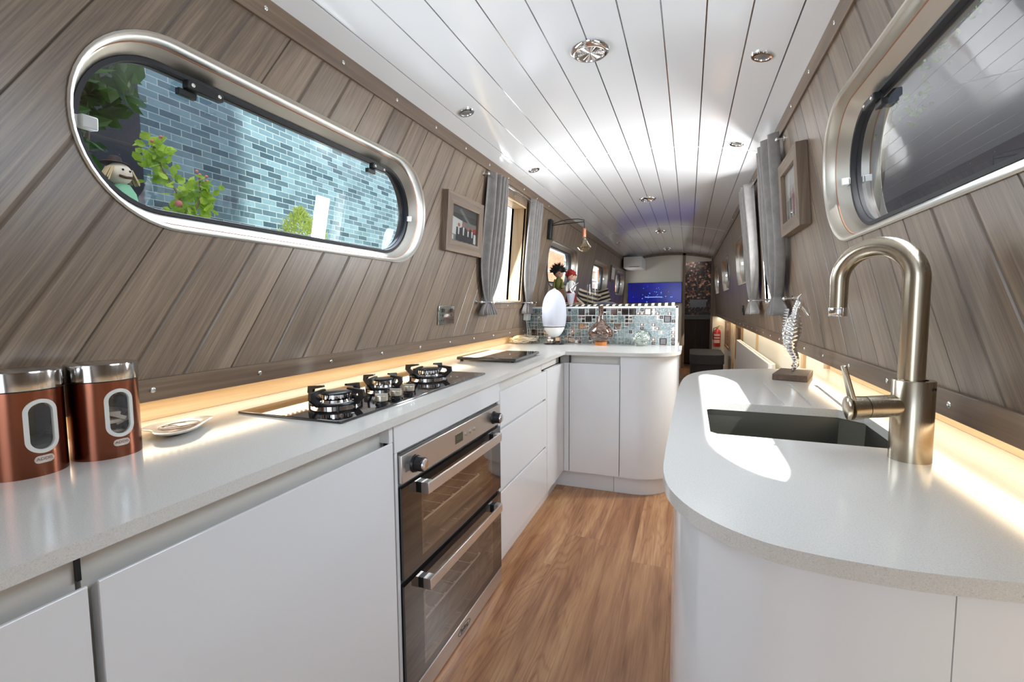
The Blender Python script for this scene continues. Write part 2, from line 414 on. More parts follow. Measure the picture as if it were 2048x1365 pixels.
# ------------------------------------------------------------------ boat shell geometry
XC, WH, ZG, ZC, HC, HB = -.327, .759, .879, 1.849, .682, .869
TL = (WH-HC)/(ZC-ZG); NL = math.hypot(1, TL)
APEX, RC = 1.943, 2.475
Y0, Y1 = -1.8, 8.3
def WLm(side):
    """wall frame: local x along boat, y up the wall, z normal (inward left, outward right)"""
    sg = 1 if side == 'left' else -1
    mm = Matrix.Identity(4); ey = Vector((sg*TL, 0, 1))/NL; ex = Vector((0, 1, 0)); ez = ex.cross(ey)
    for i in range(3): mm[i][0] = ex[i]; mm[i][1] = ey[i]; mm[i][2] = ez[i]
    o = Vector((XC-sg*WH, 0, ZG)); mm[0][3], mm[1][3], mm[2][3] = o
    return mm
ML, MR = WLm('left'), WLm('right')
def WP(side, y, z, w=0.0):
    """point on a cabin side at boat length y, height z, w metres inward"""
    v = (z-ZG)*NL
    return (ML @ Vector((y, v, w))) if side == 'left' else (MR @ Vector((y, v, -w)))
def zv(z): return (z-ZG)*NL
def ceil_z(x): return APEX-(x-XC)**2/(2*RC)

WIN = [(.525, 1.716, 1.252, 1.637, .192)]                   # galley pill window
PORT = [(3.55, 4.58, 1.235, 1.60, .15), (5.35, 6.40, 1.235, 1.60, .15), (7.15, 8.12, 1.235, 1.60, .15)]
HATCH = {'left': (2.50, 2.965, 1.11, 1.715), 'right': (2.52, 3.02, 1.09, 1.73)}
for side, M_, mt in (('left', ML, M_wall_l), ('right', MR, M_wall_r)):
    sg = 1 if side == 'left' else -1
    holes = [rrect(a, b, zv(c), zv(d), r, 14) for (a, b, c, d, r) in WIN+PORT]
    a, b, c, d = HATCH[side]; holes.append([(b, zv(d)), (a, zv(d)), (a, zv(c)), (b, zv(c))])
    outer = [(Y0, 0), (Y1, 0), (Y1, zv(ZC)+.02), (Y0, zv(ZC)+.02)]
    bmw = MB().slab(outer, holes, lambda u, v, q: Vector((u, v, q)), 0, -.012*sg)
    o = bmw.build('wall_'+side, mt, smooth=0); o.matrix_world = M_; struct(o)
    # outer hull skin
    sk = MB().slab(outer, holes, lambda u, v, q: WP(side, u, ZG+v/NL, q), -.085, -.10)
    sk.build('hull_skin', M_black, o, smooth=0).matrix_parent_inverse = M_.inverted()
    # below the gunwale
    xb = XC-sg*HB; xw = XC-sg*WH
    lo = MB().box(min(xb, xb-sg*.03), max(xb, xb-sg*.03), Y0, Y1, -.03, ZG+.03)
    lo.build('lower_wall', M_cream if side == 'right' else M_oak, o, smooth=0).matrix_parent_inverse = M_.inverted()
    so = MB().box(min(xb-sg*.12, xw), max(xb-sg*.12, xw), Y0, Y1, ZG, ZG+.03)
    so.build('gunwale_soffit', M_oak, o, smooth=0).matrix_parent_inverse = M_.inverted()

fl = MB().box(XC-HB-.02, XC+HB+.02, Y0, Y1+1.6, -.03, 0).build('floor', M_floor, smooth=0); struct(fl)
# ceiling boards with chrome strips
gx = [-.927, -.81, -.694, -.574, -.45, -.329, -.21, -.091, .032, .151, .272]
cb = MB(); xe = [XC-HC-.05]+gx+[XC+HC+.05]
def arcpts(xa, xb_, n, dz=0): return [(xa+(xb_-xa)*i/n, ceil_z(xa+(xb_-xa)*i/n)+dz) for i in range(n+1)]
for i in range(len(xe)-1):
    pts = arcpts(xe[i]+(.0022 if i else 0), xe[i+1]-.0022, 3); rev = [(p[0], p[1]+.008) for p in pts[::-1]]
    cb.slab(pts+rev, [], lambda u, v, q: Vector((u, q, v)), Y0, Y1, 0)
for x in gx:
    cb.box(x-.0035, x+.0035, Y0, Y1, ceil_z(x)+.0012, ceil_z(x)+.006, 1)
pts = arcpts(XC-HC-.09, XC+HC+.09, 24, .01); rev = [(p[0], p[1]+.04) for p in pts[::-1]]
cb.slab(pts+rev, [], lambda u, v, q: Vector((u, q, v)), Y0-.1, Y1+1.7, 0)
struct(cb.build('ceiling', [M_ceil, M_strip], smooth=30))
for k, (yj, wd) in enumerate(((2.75, .006), (5.5, .016), (.0, .006))):
    pts = arcpts(XC-HC, XC+HC, 30, -.0012); rev = [(p[0], p[1]+.003) for p in pts[::-1]]
    struct(MB().slab(pts+rev, [], lambda u, v, q: Vector((u, q, v)), yj-wd/2, yj+wd/2).build('trim_%d' % (k+1), M_ceil, smooth=30))
# timber trims along the cabin sides, with their screws
def screw_bm(p, nrm, r=.0062):
    b = MB(); q = Vector(nrm).to_track_quat('Z', 'Y').to_matrix()
    b.lathe([(r, 0), (r, .0012), (r*.8, .0024), (r*.45, .0028), (r*.4, .0018), (1e-4, .0018)], p, 14, q)
    return b
k = 4
for side in ('left', 'right'):
    sg = 1 if side == 'left' else -1; nin = Vector((sg, 0, -TL)).normalized()
    for (z0, z1, th, ph) in ((.879, .927, .008, {'left': .666, 'right': 1.016}[side]), (1.797, 1.853, .008, {'left': .926, 'right': .963}[side])):
        b = MB()
        vs = [WP(side, y, z, w_) for y in (Y0, Y1) for (z, w_) in ((z0-.001, -.004), (z0-.001, th), (z1, th), (z1, -.004))]
        b.add(vs, [(0, 1, 2, 3), (7, 6, 5, 4), (0, 4, 5, 1), (1, 5, 6, 2), (2, 6, 7, 3), (3, 7, 4, 0)])
        t = b.build('trim_%d' % k, M_trim, bevel=.0015); struct(t); k += 1
        y = ph-.27*6 if z0 < 1 else ph-.28*5
        stp = .2675 if z0 < 1 else .28; n = 0
        while y < 7.9:
            if y > .3 and not (z0 > 1 and side == 'left' and False):
                sc = screw_bm(WP(side, y, (z0+z1)/2, th), nin).build('screw', M_screw, t); n += 1
            y += stp
# oak upstand at back of both worktops (visible under gunwale)
for side in ('left', 'right'):
    sg = 1 if side == 'left' else -1; xb = XC-sg*HB
    b = MB().box(min(xb, xb+sg*.012), max(xb, xb+sg*.012), Y0 if side == 'left' else Y0, 3.13 if side == 'left' else 2.16, .8145, ZG)
    struct(b.build('trim_%d' % k, M_oak)); k += 1

# ------------------------------------------------------------------ windows
def liner(side, spec, n=14, depth=.058, inset=.026, glassm=None, name='window_1', full=True):
    """metal liner funnel, rubber seal, glass"""
    a, b, c, d, r = spec
    root = sempty(name, tuple(WP(side, (a+b)/2, c, 0)))
    def ring(i, w_): return [WP(side, p[0], ZG+p[1]/NL, w_) for p in rrect(a+i, b-i, zv(c)+i, zv(d)-i, max(r-i, .01), n)]
    def loft(rings, nm, mt, smooth=50):
        k = len(rings[0]); vs = [v for R_ in rings for v in R_]; fs = []
        for j in range(len(rings)-1):
            for i in range(k): fs.append((j*k+i, j*k+(i+1) % k, (j+1)*k+(i+1) % k, (j+1)*k+i))
        return MB().add(vs, fs).build(nm, mt, root, smooth=smooth)
    loft([ring(-.004, -.002), ring(-.006, .004), ring(-.002, .006), ring(.003, .003), ring(.006, -.002), ring(.010, -.024)], 'rim', M_rim)
    loft([ring(.010, -.024), ring(.0115, -.0235), ring(.012, -.026)], 'joint_line', M_copperline)
    loft([ring(.012, -.026), ring(inset-.006, -depth+.006), ring(inset-.002, -depth)], 'liner', M_rim)
    loft([ring(inset-.003, -depth), ring(inset-.002, -depth+.003), ring(inset+.007, -depth+.003), ring(inset+.008, -depth), ring(inset+.008, -.09)], 'rubber_seal', M_rubber)
    g = MB().slab(rrect(a+inset, b-inset, zv(c)+inset, zv(d)-inset, r-inset, n), [], lambda u, v, q: WP(side, u, ZG+v/NL, q), -.068, -.0685)
    # a single sheet is enough for a pane of this size
    g2 = MB(); N = len(rrect(a+inset, b-inset, zv(c)+inset, zv(d)-inset, r-inset, n))
    g2.add(g.v[:N], [tuple(range(N))]); g2.build('glass', glassm, root, smooth=0)
    loft([ring(inset+.010, -.070), ring(inset-.012, -.070), ring(inset-.012, -.112), ring(-.01, -.112), ring(-.01, -.098)], 'outer_frame', M_black)
    return root
wnum = 1; winroots = {}
for side in ('left', 'right'):
    gm = M_glass if side == 'left' else M_glassr
    for sp in WIN+PORT:
        winroots[(side, sp[0])] = liner(side, sp, glassm=gm, name='window_%d' % wnum, depth=.058, inset=.034); wnum += 1
# catches and hopper hinges on the two galley windows
def wbox(b, side, y0, y1, z0, z1, w0, w1, mi=None):
    vs = [WP(side, y, z, w_) for z in (z0, z1) for y in (y0, y1) for w_ in (w0, w1)]
    return b.add(vs, [(0, 2, 3, 1), (4, 5, 7, 6), (0, 1, 5, 4), (2, 6, 7, 3), (0, 4, 6, 2), (1, 3, 7, 5)], mi)
for side in ('left', 'right'):
    root = winroots[(side, WIN[0][0])]
    for (ya, yb) in ((.762, .85), (1.425, 1.50)):
        h = wbox(MB(), side, ya, yb, 1.572, 1.592, -.058, -.038).build('hinge', M_black, root, bevel=.003)
        for yy in (ya+.012, yb-.012):
            p = WP(side, yy, 1.582, -.038); n_ = Vector((1 if side == 'left' else -1, 0, -TL))
            screw_bm(p, n_, .005).build('hinge_screw', M_screw, h)
        wbox(MB(), side, ya-.012, ya+.03, 1.556, 1.571, -.064, -.05).build('hinge_lug', M_black, h, bevel=.002)
    c1 = wbox(MB(), side, .532, .566, 1.420, 1.442, -.052, -.046); wbox(c1, side, .560, .588, 1.419, 1.444, -.058, -.036)
    c1.build('catch', M_grey, root, bevel=.004)
    c2 = wbox(MB(), side, 1.668, 1.712, 1.424, 1.444, -.052, -.046); wbox(c2, side, 1.668, 1.674, 1.424, 1.444, -.052, -.03)
    c2.build('catch', M_hinge, root, bevel=.002)
    for (ya, yb, zz) in ((.60, .75, 1.300), (1.50, 1.62, 1.300)):
        pass
for side in ('left', 'right'):
    for sp in PORT:
        c2 = wbox(MB(), side, sp[1]-.05, sp[1]-.01, 1.41, 1.435, -.05, -.03); c2.build('catch', M_hinge, winroots[(side, sp[0])], bevel=.002)

# side hatches: light oak reveal, timber architrave
for side in ('left', 'right'):
    a, b, c, d = HATCH[side]; t = .012
    root = sempty('window_%d' % wnum, tuple(WP(side, (a+b)/2, c))); wnum += 1
    rv = MB()
    for (y0, y1, z0, z1) in ((a-t, a, c, d), (b, b+t, c, d), (a-t, b+t, d, d+t), (a-t, b+t, c-t, c)):
        wbox(rv, side, y0, y1, z0, z1, -.10, .003)
    rv.build('reveal', M_oakv if side == 'left' else M_white, root)
    ar = MB()
    for (y0, y1, z0, z1) in ((a-.05, a-t+.002, c-.05, d+.05), (b+t-.002, b+.05, c-.05, d+.05), (a-t, b+t, d+t-.002, d+.05), (a-t, b+t, c-.05, c-t+.002)):
        wbox(ar, side, y0, y1, z0, z1, -.002, .006)
    ar = ar.build('architrave', M_trimv, root, bevel=.001)
    n_ = Vector((1 if side == 'left' else -1, 0, -TL))
    for yy, zz in (((a+b)/2, d+.032), ((a+b)/2, c-.032)): screw_bm(WP(side, yy, zz, .006), n_, .005).build('screw', M_screw, ar)
#==PART2==
# ------------------------------------------------------------------ worktops
def qz(u, v, q): return Vector((u, v, q))
WT, WB = .814, .794
def arc(cx, cy, r, a0, a1, n=10): return [(cx+r*math.cos(math.radians(a0+(a1-a0)*i/n)), cy+r*math.sin(math.radians(a0+(a1-a0)*i/n))) for i in range(n+1)]
lp = [(-1.184, Y0+.1), (-.648, Y0+.1), (-.648, 2.575)]
lp = [(-1.184, Y0+.1), (-.636, Y0+.1), (-.648, 1.0), (-.662, 2.56), (-.652, 2.575)]+arc(-.265, 2.815, .23, -90, 0, 12)+[(-.035, 3.135), (-1.184, 3.135)]
o = MB().slab(lp, [], qz, WB, WT).build('worktop', M_quartz, bevel=.0015, smooth=30)
tag(o, 'pale speckled stone L-shaped worktop under the hob, reaching the mosaic half wall', 'worktop')
def catmull(P, n=6):
    out = []
    for i in range(1, len(P)-2):
        p0, p1, p2, p3 = [Vector((*q, 0)) for q in P[i-1:i+3]]
        for k in range(n):
            t = k/n; out.append(tuple((.5*((2*p1)+(-p0+p2)*t+(2*p0-5*p1+4*p2-p3)*t*t+(-p0+3*p1-3*p2+p3)*t**3))[:2]))
    out.append(P[-2]); return out
ctl = [(.5, 2.25), (.40, 2.150), (.27, 2.105), (.142, 2.045), (.047, 1.95), (-.007, 1.79), (-.026, 1.5), (-.032, 1.1), (-.034, .85), (-.031, .745), (-.016, .675), (.019, .613), (.07, .570), (.125, .553), (.20, .549), (.27, .556), (.36, .570), (.54, .60), (.7, .63)]
curve = catmull(ctl)
GR = [[(.229, 1.37), (.240, 1.37), (.243, 1.745), (.232, 1.745)], [(.298, 1.372), (.309, 1.372), (.318, 1.735), (.307, 1.735)], [(.366, 1.372), (.377, 1.372), (.393, 1.735), (.382, 1.735)]]
sink = [(.047, 1.03), (.06, 1.017), (.372, 1.012), (.387, 1.027), (.392, 1.30), (.350, 1.347), (.06, 1.350), (.048, 1.338)]
ro = curve+[(.54, .60), (.54, 2.19)]
top = MB().slab(ro, [sink]+GR, qz, WT-.004, WT); top.slab(ro, [sink], qz, WB, WT-.004)
o = top.build('worktop', M_quartz, smooth=30)
tag(o, 'pale speckled stone worktop with rounded ends around the sink below the right wall', 'worktop')

# sink bowl
t = thing('kitchen_sink', 'dark stainless undermount sink bowl let into the right-hand worktop', 'sink', (.22, 1.18, .60))
sk_out = [(p[0]+(-.006 if p[0] < .2 else .006), p[1]+(-.006 if p[1] < 1.2 else .006)) for p in sink]
b = MB(); N = len(sink)
vi = [Vector((*p, WB-.001)) for p in sk_out]; vj = [Vector((p[0]*.96+.22*.04, p[1]*.96+1.18*.04, .615)) for p in sk_out]
vk = [Vector((p[0]*.88+.22*.12, p[1]*.88+1.18*.12, .605)) for p in sk_out]; vl = [Vector((p[0]*1.08-.22*.08, p[1]*1.06-1.18*.06, WB-.001)) for p in sk_out]
b.add(vl+vi+vj+vk, [(r*N+i, r*N+(i+1) % N, (r+1)*N+(i+1) % N, (r+1)*N+i) for r in range(3) for i in range(N)]+[tuple(3*N+i for i in range(N))])
b.build('bowl', brushed('sink_steel', (.20, .195, .165), .42, 0), t, smooth=40)
MB().lathe([(.036, 0), (.034, .003), (.02, .002), (.018, -.004)], (.22, 1.18, .605), 24).build('strainer', M_chrome, t)
q = Vector((-1, 0, 0)).to_track_quat('Z', 'Y').to_matrix()
MB().lathe([(.011, 0), (.011, .004), (.007, .004), (.006, -.002)], (.384, 1.10, .775), 18, q).build('overflow', M_chrome, t)

# tap
t = thing('kitchen_tap', 'tall brushed nickel mixer tap with swan neck spout beside the sink', 'tap', (.355, .953, WT))
M_ = Matrix.Diagonal((1.02, 1.0, 1))
b = MB().lathe([(.0, 0), (.0285, 0), (.0285, .134), (.0275, .1355), (.019, .1355)], (.353, .953, WT), 40, M_, caps=False)
b.build('body', M_faucet, t, smooth=40)
nb = Vector((.349, .953, WT+.135)); d = Vector((-.091, .077, 0)).normalized(); Rr = .058
pts = [nb+Vector((0, 0, z)) for z in (0, .06, .12, .165)]
zc = nb.z+.168
for i in range(0, 25):
    a = math.radians(180*i/24*1.02); pts.append(Vector((nb.x, nb.y, zc))+d*(Rr-Rr*math.cos(a))+Vector((0, 0, Rr*math.sin(a))))
e = pts[-1]; rad = [.0185]*4+[.0185-.0035*i/24 for i in range(25)]
pts += [e+Vector((0, 0, -.02)), e+Vector((0, 0, -.045))]; rad += [.0148, .0145]
MB().tube(pts, rad, 24).build('spout', M_faucet, t, smooth=50)
MB().lathe([(.0148, 0), (.0152, .001), (.0152, .015), (.0148, .016), (.013, .0)], e+Vector((0, 0, -.060)), 24).build('aerator', M_chrome, t)
h = MB().cyl((.345, .953, .906), (.283, .935, .902), .0185, .0185, 28).build('mixer_valve', M_faucet, t)
h2 = MB().cyl((.282, .935, .902), (.258, .928, .900), .0185, .0205, 28); h2.sphere((.257, .9277, .900), (.006, .020, .0205)); h2.build('handle', M_faucet, t)
lv = MB(); ps = [(.262, .930, .914), (.256, .926, .935), (.250, .922, .955), (.244, .918, .974)]
for i in range(3):
    pass
q = 4; vs = []
for (x, y, z), wd in zip(ps, (.014, .011, .0085, .006)):
    for (dx, dy) in ((-.0035, -wd), (.0035, -wd), (.0035, wd), (-.0035, wd)): vs.append((x+dx, y+dy, z))
lv.add(vs, [(r*4+i, r*4+(i+1) % 4, r*4+4+(i+1) % 4, r*4+4+i) for r in range(3) for i in range(4)]+[(3, 2, 1, 0), (12, 13, 14, 15)])
lv.build('lever', M_faucet, t, bevel=.002, seg=3)
MB().cyl((.372, .931, .938), (.3733, .929, .938), .0022, n=10).build('grub_screw', M_black, t)

# ------------------------------------------------------------------ base cabinets on the left
FX = -.672
def front(b, y0, y1, z0, z1, lip=True):
    """handleless front in plane x=FX with a scooped top edge"""
    pr = [(FX-.019, z0), (FX, z0), (FX, z1-.002), (FX-.003, z1), (FX-.019, z1-.016)] if lip else [(FX-.019, z0), (FX, z0), (FX, z1), (FX-.019, z1)]
    return b.slab([(p[0], p[1]) for p in pr], [], lambda u, v, q: Vector((u, q, v)), y0, y1)
M_recess = mat('off_white_recess', (.66, .63, .58), .35)
def left_unit(y0, y1, label, doors, recess=True):
    t = thing('base_cabinet', label, 'cabinet', (FX-.3, (y0+y1)/2, .10), group='white base cabinets along the left side')
    if y0 < 1: MB().box(FX-.0295, FX-.024, y1-.001, y1+.0035, .743, .793).build('shadow_gap', M_black, t)
    MB().box(-1.17, FX-.012 if y0 > 1 else FX-.030, y0+.001, y1-.001, .10, .740 if y0 > 1 else .793).build('carcass', M_white if y0 > 1 else M_recess, t)
    if y0 > 1: MB().box(-1.17, FX-.030, y0+.001, y1-.001, .740, .793).build('recess_back', M_recess, t)
    for ya in ([y1-.016] if y1 > .5 and y1 < 1 else []): MB().box(FX-.030, FX-.002, ya, ya+.015, .745, .793).build('recess_end', M_white, t)
    for (nm, a, b_, z0, z1) in doors: front(MB(), a, b_, z0, z1).build(nm, M_white, t, bevel=.0012)
    return t
left_unit(-.28, .322, 'white gloss base cabinet nearest the camera, left of the wide appliance door', [('door', -.277, .319, .103, .745)])
left_unit(.326, .944, 'white gloss base cabinet with one wide door left of the oven, below the canisters', [('door', .331, .939, .103, .745)])
left_unit(1.630, 2.268, 'white gloss drawer unit with three handleless drawers right of the oven', [('drawer', 1.634, 2.264, .604, .745), ('drawer', 1.634, 2.264, .356, .596), ('drawer', 1.634, 2.264, .103, .348)])
for pz in (.599, .351):
    pass
# groove returns at the right-hand end of the drawers
u = [o for o in bpy.data.objects if o.name.startswith('base_cabinet')][-1]
for z in (.588, .340):
    MB().box(FX-.018, FX+.0006, 2.240, 2.264, z-.018, z+.018).build('drawer_end_block', M_recess, u, bevel=.001)
t = thing('corner_panel', 'white gloss filler panel in the corner between the drawers and the curved-door cabinet', 'panel', (FX, 2.45, .1))
MB().box(FX-.02, FX, 2.272, 2.608, .103, .745).build('panel', M_white, t, bevel=.001)
MB().box(FX-.05, FX-.030, 2.272, 2.609, .745, .793).build('recess_back', M_recess, t)
t = thing('oven_housing', 'white gloss housing panel above and around the built-in double oven', 'panel', (FX-.02, 1.28, .7))
hp = MB().box(FX-.02, FX, .946, 1.628, .714, .793); hp.build('panel', M_white, t, bevel=.001)
MB().box(FX-.06, FX-.0005, .946, .957, .0, .7135).build('side_strip', M_white, t); MB().box(FX-.06, FX-.0005, 1.617, 1.628, .0, .7135).build('side_strip', M_white, t)
t = thing('plinth', 'white kickboard under the left cabinets', 'plinth', (-.725, 1, 0))
for ya, yb in ((-.28, .944), (1.63, 2.645)): MB().box(-.735, -.722, ya, yb, 0, .10).build('board', M_white, t)

# peninsula
PY = 2.610
t = thing('peninsula_cabinet', 'white gloss end cabinet with flat and curved doors below the mosaic half wall', 'cabinet', (-.35, 2.85, .1))
MB().slab([(-.70, PY+.03), (-.30, PY+.03)]+arc(-.27, 2.84, .19, -85, 0, 10)+[(-.08, 3.12), (-.70, 3.12)], [], qz, .10, .793).build('carcass', M_recess, t)
MB().box(FX, -.641, PY, PY+.02, .103, .745).build('filler', M_white, t, bevel=.001)
MB().slab([(PY+.019, .103), (PY, .103), (PY, .743), (PY+.003, .745), (PY+.019, .729)], [], lambda u, v, q: Vector((q, u, v)), -.637, -.352).build('door', M_white, t, bevel=.001)
MB().box(-.640, -.634, PY+.001, PY+.03, .745, .793).build('recess_end', M_black, t)
oc = [(-.348, PY)]+arc(-.275, 2.835, .225, -90, 0, 16)+[(-.05, 3.12)]
ic = [(p[0]-.0 if i == 0 else p[0]-.018*max(0, (p[0]+.275)/.225), p[1]+.018*(1 if p[0] < -.275 else max(0, 1-(p[0]+.275)/.225))) for i, p in enumerate(oc)]
MB().slab(oc+ic[::-1], [], qz, .103, .790).build('curved_door', M_white, t, smooth=30)
t2 = thing('curved_plinth', 'white curved kickboard under the peninsula cabinet', 'plinth', (-.35, 2.7, 0))
oc = [(-.722, PY+.035), (-.385, PY+.035)]; MB().slab(oc+[(-.385, PY+.05), (-.722, PY+.05)], [], qz, 0, .0995).build('straight_board', M_white, t2)
oc = [(-.383, PY+.035)]+arc(-.285, 2.855, .21, -90, 0, 14)+[(-.075, 3.12)]; ic = [(p[0]-.015*(1 if p[0] > -.2 else 0), p[1]+.015) for p in oc]
MB().slab(oc+[(-.10, 3.12), (-.383, 3.10)], [], qz, 0, .0995).build('curved_board', M_white, t2, smooth=30)

# island cabinet on the right, curved panel follows the worktop
def inset(P, d):
    out = []
    for i, p in enumerate(P):
        a = Vector(P[max(i-1, 0)]); c = Vector(P[min(i+1, len(P)-1)]); tt = (c-a).normalized(); nn = Vector((-tt.y, tt.x)); out.append(tuple(Vector(p)+nn*d))
    return out
cv = inset(curve, .016)
t = thing('sink_cabinet', 'white gloss cabinet with curved corner panel below the sink worktop', 'cabinet', (.25, 1.3, .0))
split = min(range(len(cv)), key=lambda i: abs(cv[i][0]-.258)+(5 if cv[i][1] > 1 else 0))
def strip(P, thick, z0, z1, nm, mt):
    Q = inset(P, thick); return MB().slab(P+Q[::-1], [], qz, z0, z1).build(nm, mt, t, smooth=30)
strip(cv[:split+1], .018, .02, .7935, 'curved_panel', M_white)
strip([(p[0]+.003, p[1]+.004) for p in cv[split:]], .018, .02, .7935, 'side_panel', M_white)
cc = inset(curve, .05); MB().slab([p for p in cc if p[0] < .53]+[(.53, .66), (.53, 2.1)], [], qz, 0, .60).build('carcass', M_recess, t, smooth=0)

# ------------------------------------------------------------------ double oven
OX = FX+.004
t = thing('double_oven', 'built-in stainless and black glass double oven under the hob', 'oven', (OX, 1.287, 0))
oy0, oy1 = .958, 1.616
cas = MB().box(-1.15, OX-.31, oy0+.01, oy1-.01, .01, .70)
cas.build('casing', M_black, t)
MB().slab([(oy0, .004), (oy1, .004), (oy1, .713), (oy0, .713)], [[(1.055, .09), (1.525, .09), (1.525, .320), (1.055, .320)], [(1.055, .405), (1.525, .405), (1.525, .575), (1.055, .575)]], lambda u, v, q: Vector((q, u, v)), OX-.05, OX-.012).build('front_frame', M_black, t, smooth=0)
fa = MB().box(OX-.012, OX+.006, oy0+.003, oy1-.003, .632, .705).build('fascia', M_steelfr, t, bevel=.002)
# clock and buttons
MB().box(OX+.006, OX+.0068, 1.245, 1.296, .653, .682).build('clock_display', mat('clock_display', '4b4a3c', .2), fa)
text_mesh('0:00', .016, 'clock_digits', mat('digits', '60634a', .5), fa, Matrix.Translation((OX+.0070, 1.27, .668)) @ Matrix.Rotation(PI/2, 4, 'Z') @ Matrix.Rotation(PI/2, 4, 'X'))
for y in (1.315, 1.348, 1.379): MB().cyl((OX+.006, y, .668), (OX+.010, y, .668), .0055, n=14).build('button', M_steel, fa)
for (y, z) in ((.985, .668), (1.565, .668)):
    b = MB().box(OX+.006, OX+.0063, y-.008, y+.008, z-.010, z+.010); b.build('symbol', mat('symbol_grey', (.12, .12, .12), .5), fa)
for y in (1.020, 1.545):
    kb = MB().cyl((OX+.006, y, .668), (OX+.012, y, .668), .024, .022, 30)
    n = 24; q = Vector((1, 0, 0)).to_track_quat('Z', 'Y').to_matrix(); vs = []
    for r_, x_ in ((.0195, .012), (.0185, .034)):
        for i in range(n): vs.append(Vector((OX+x_, y, .668))+q @ Vector(((r_-(.0015 if i % 4 == 0 else 0))*math.cos(2*PI*i/n), (r_-(.0015 if i % 4 == 0 else 0))*math.sin(2*PI*i/n), 0)))
    kb.add(vs, [(i, (i+1) % n, n+(i+1) % n, n+i) for i in range(n)]+[tuple(range(n, 2*n))])
    ko = kb.build('control_knob', M_black, t)
    MB().lathe([(.0155, 0), (.0155, .003), (.014, .005), (1e-4, .006)], (OX+.034, y, .668), 30, q).build('chrome_cap', M_chrome, ko)
M_cav = mat('oven_cavity_enamel', (.055, .042, .034), .4)
def oven_door(z0, z1, hz, shelf_z):
    d = MB().box(OX-.012, OX+.004, oy0+.003, oy1-.003, z0, z1)
    # black glass surround with a window opening
    wy0, wy1, wz0, wz1 = 1.060, 1.520, z0+.035, z1-.050
    d = MB().slab([(oy0+.003, z0), (oy1-.003, z0), (oy1-.003, z1), (oy0+.003, z1)], [rrect(wy0, wy1, wz0, wz1, .008, 4)], lambda u, v, q: Vector((q, u, v)), OX-.012, OX+.004)
    dd = d.build('door', M_hob, t, smooth=30)
    b = MB().box(OX-.30, OX-.013, wy0-.02, wy1+.02, wz0-.02, wz1+.02); b.f = b.f[:5]; b.m = b.m[:5]
    b.f = [f for f in [(0, 2, 3, 1), (4, 5, 7, 6), (0, 1, 5, 4), (2, 6, 7, 3), (0, 4, 6, 2)]]; b.build('cavity', M_cav, dd, smooth=0)
    g = MB().add([(OX+.0042, wy0-.01, wz0-.01), (OX+.0042, wy1+.01, wz0-.01), (OX+.0042, wy1+.01, wz1+.01), (OX+.0042, wy0-.01, wz1+.01)], [(0, 1, 2, 3)]); g.build('window_glass', M_ovenglass, dd, smooth=0)
    for sz in shelf_z:
        r = MB().cyl((OX-.016, wy0-.01, sz), (OX-.016, wy1-.06, sz), .0028, n=8)
        for i in range(7): r.cyl((OX-.016, wy0+.02+i*.062, sz), (OX-.26, wy0+.02+i*.062, sz), .0012, n=6); r.sphere((OX-.016, wy0+.02+i*.062, sz+.004), .004, 8, 6)
        r.build('shelf_rail', mat('shelf_wire', (.95, .93, .90), .3, .0), dd)
    hd = MB().box(OX+.029, OX+.035, 1.038, 1.554, hz-.015, hz+.015)
    hb = hd.build('handle', mat('satin_handle', (.80, .78, .75), .34, 1), dd, bevel=.001)
    for y in (1.038, 1.526): MB().box(OX+.0122, OX+.0295, y, y+.028, hz-.015, hz+.015).build('handle_return', bpy.data.materials['satin_handle'], dd)
    for y in (1.0385, 1.5265):
        MB().box(OX+.0035, OX+.0125, y, y+.027, hz-.0145, hz+.0145).build('handle_bracket', M_black, dd, bevel=.001)
    return dd
oven_door(.378, .620, .596, (.480,)); oven_door(.062, .362, .330, (.270, .190))
st = MB().box(OX-.012, OX+.005, oy0+.003, oy1-.003, .004, .060).build('bottom_panel', M_steelfr, t, bevel=.0015)
el = MB(); n = 40
Mx = Matrix.Translation((OX+.0056, 1.287, .033)) @ Matrix.Rotation(PI/2, 4, 'Z') @ Matrix.Rotation(PI/2, 4, 'X')
el.tube([Mx @ Vector((.042*math.cos(2*PI*i/n), .013*math.sin(2*PI*i/n), 0)) for i in range(n)], .0009, 6, closed=True)
el.build('oval_emblem', mat('emblem_grey', (.10, .09, .09), .4), st)
text_mesh('Belling', .020, 'emblem_lettering', bpy.data.materials['emblem_grey'], st, Mx)

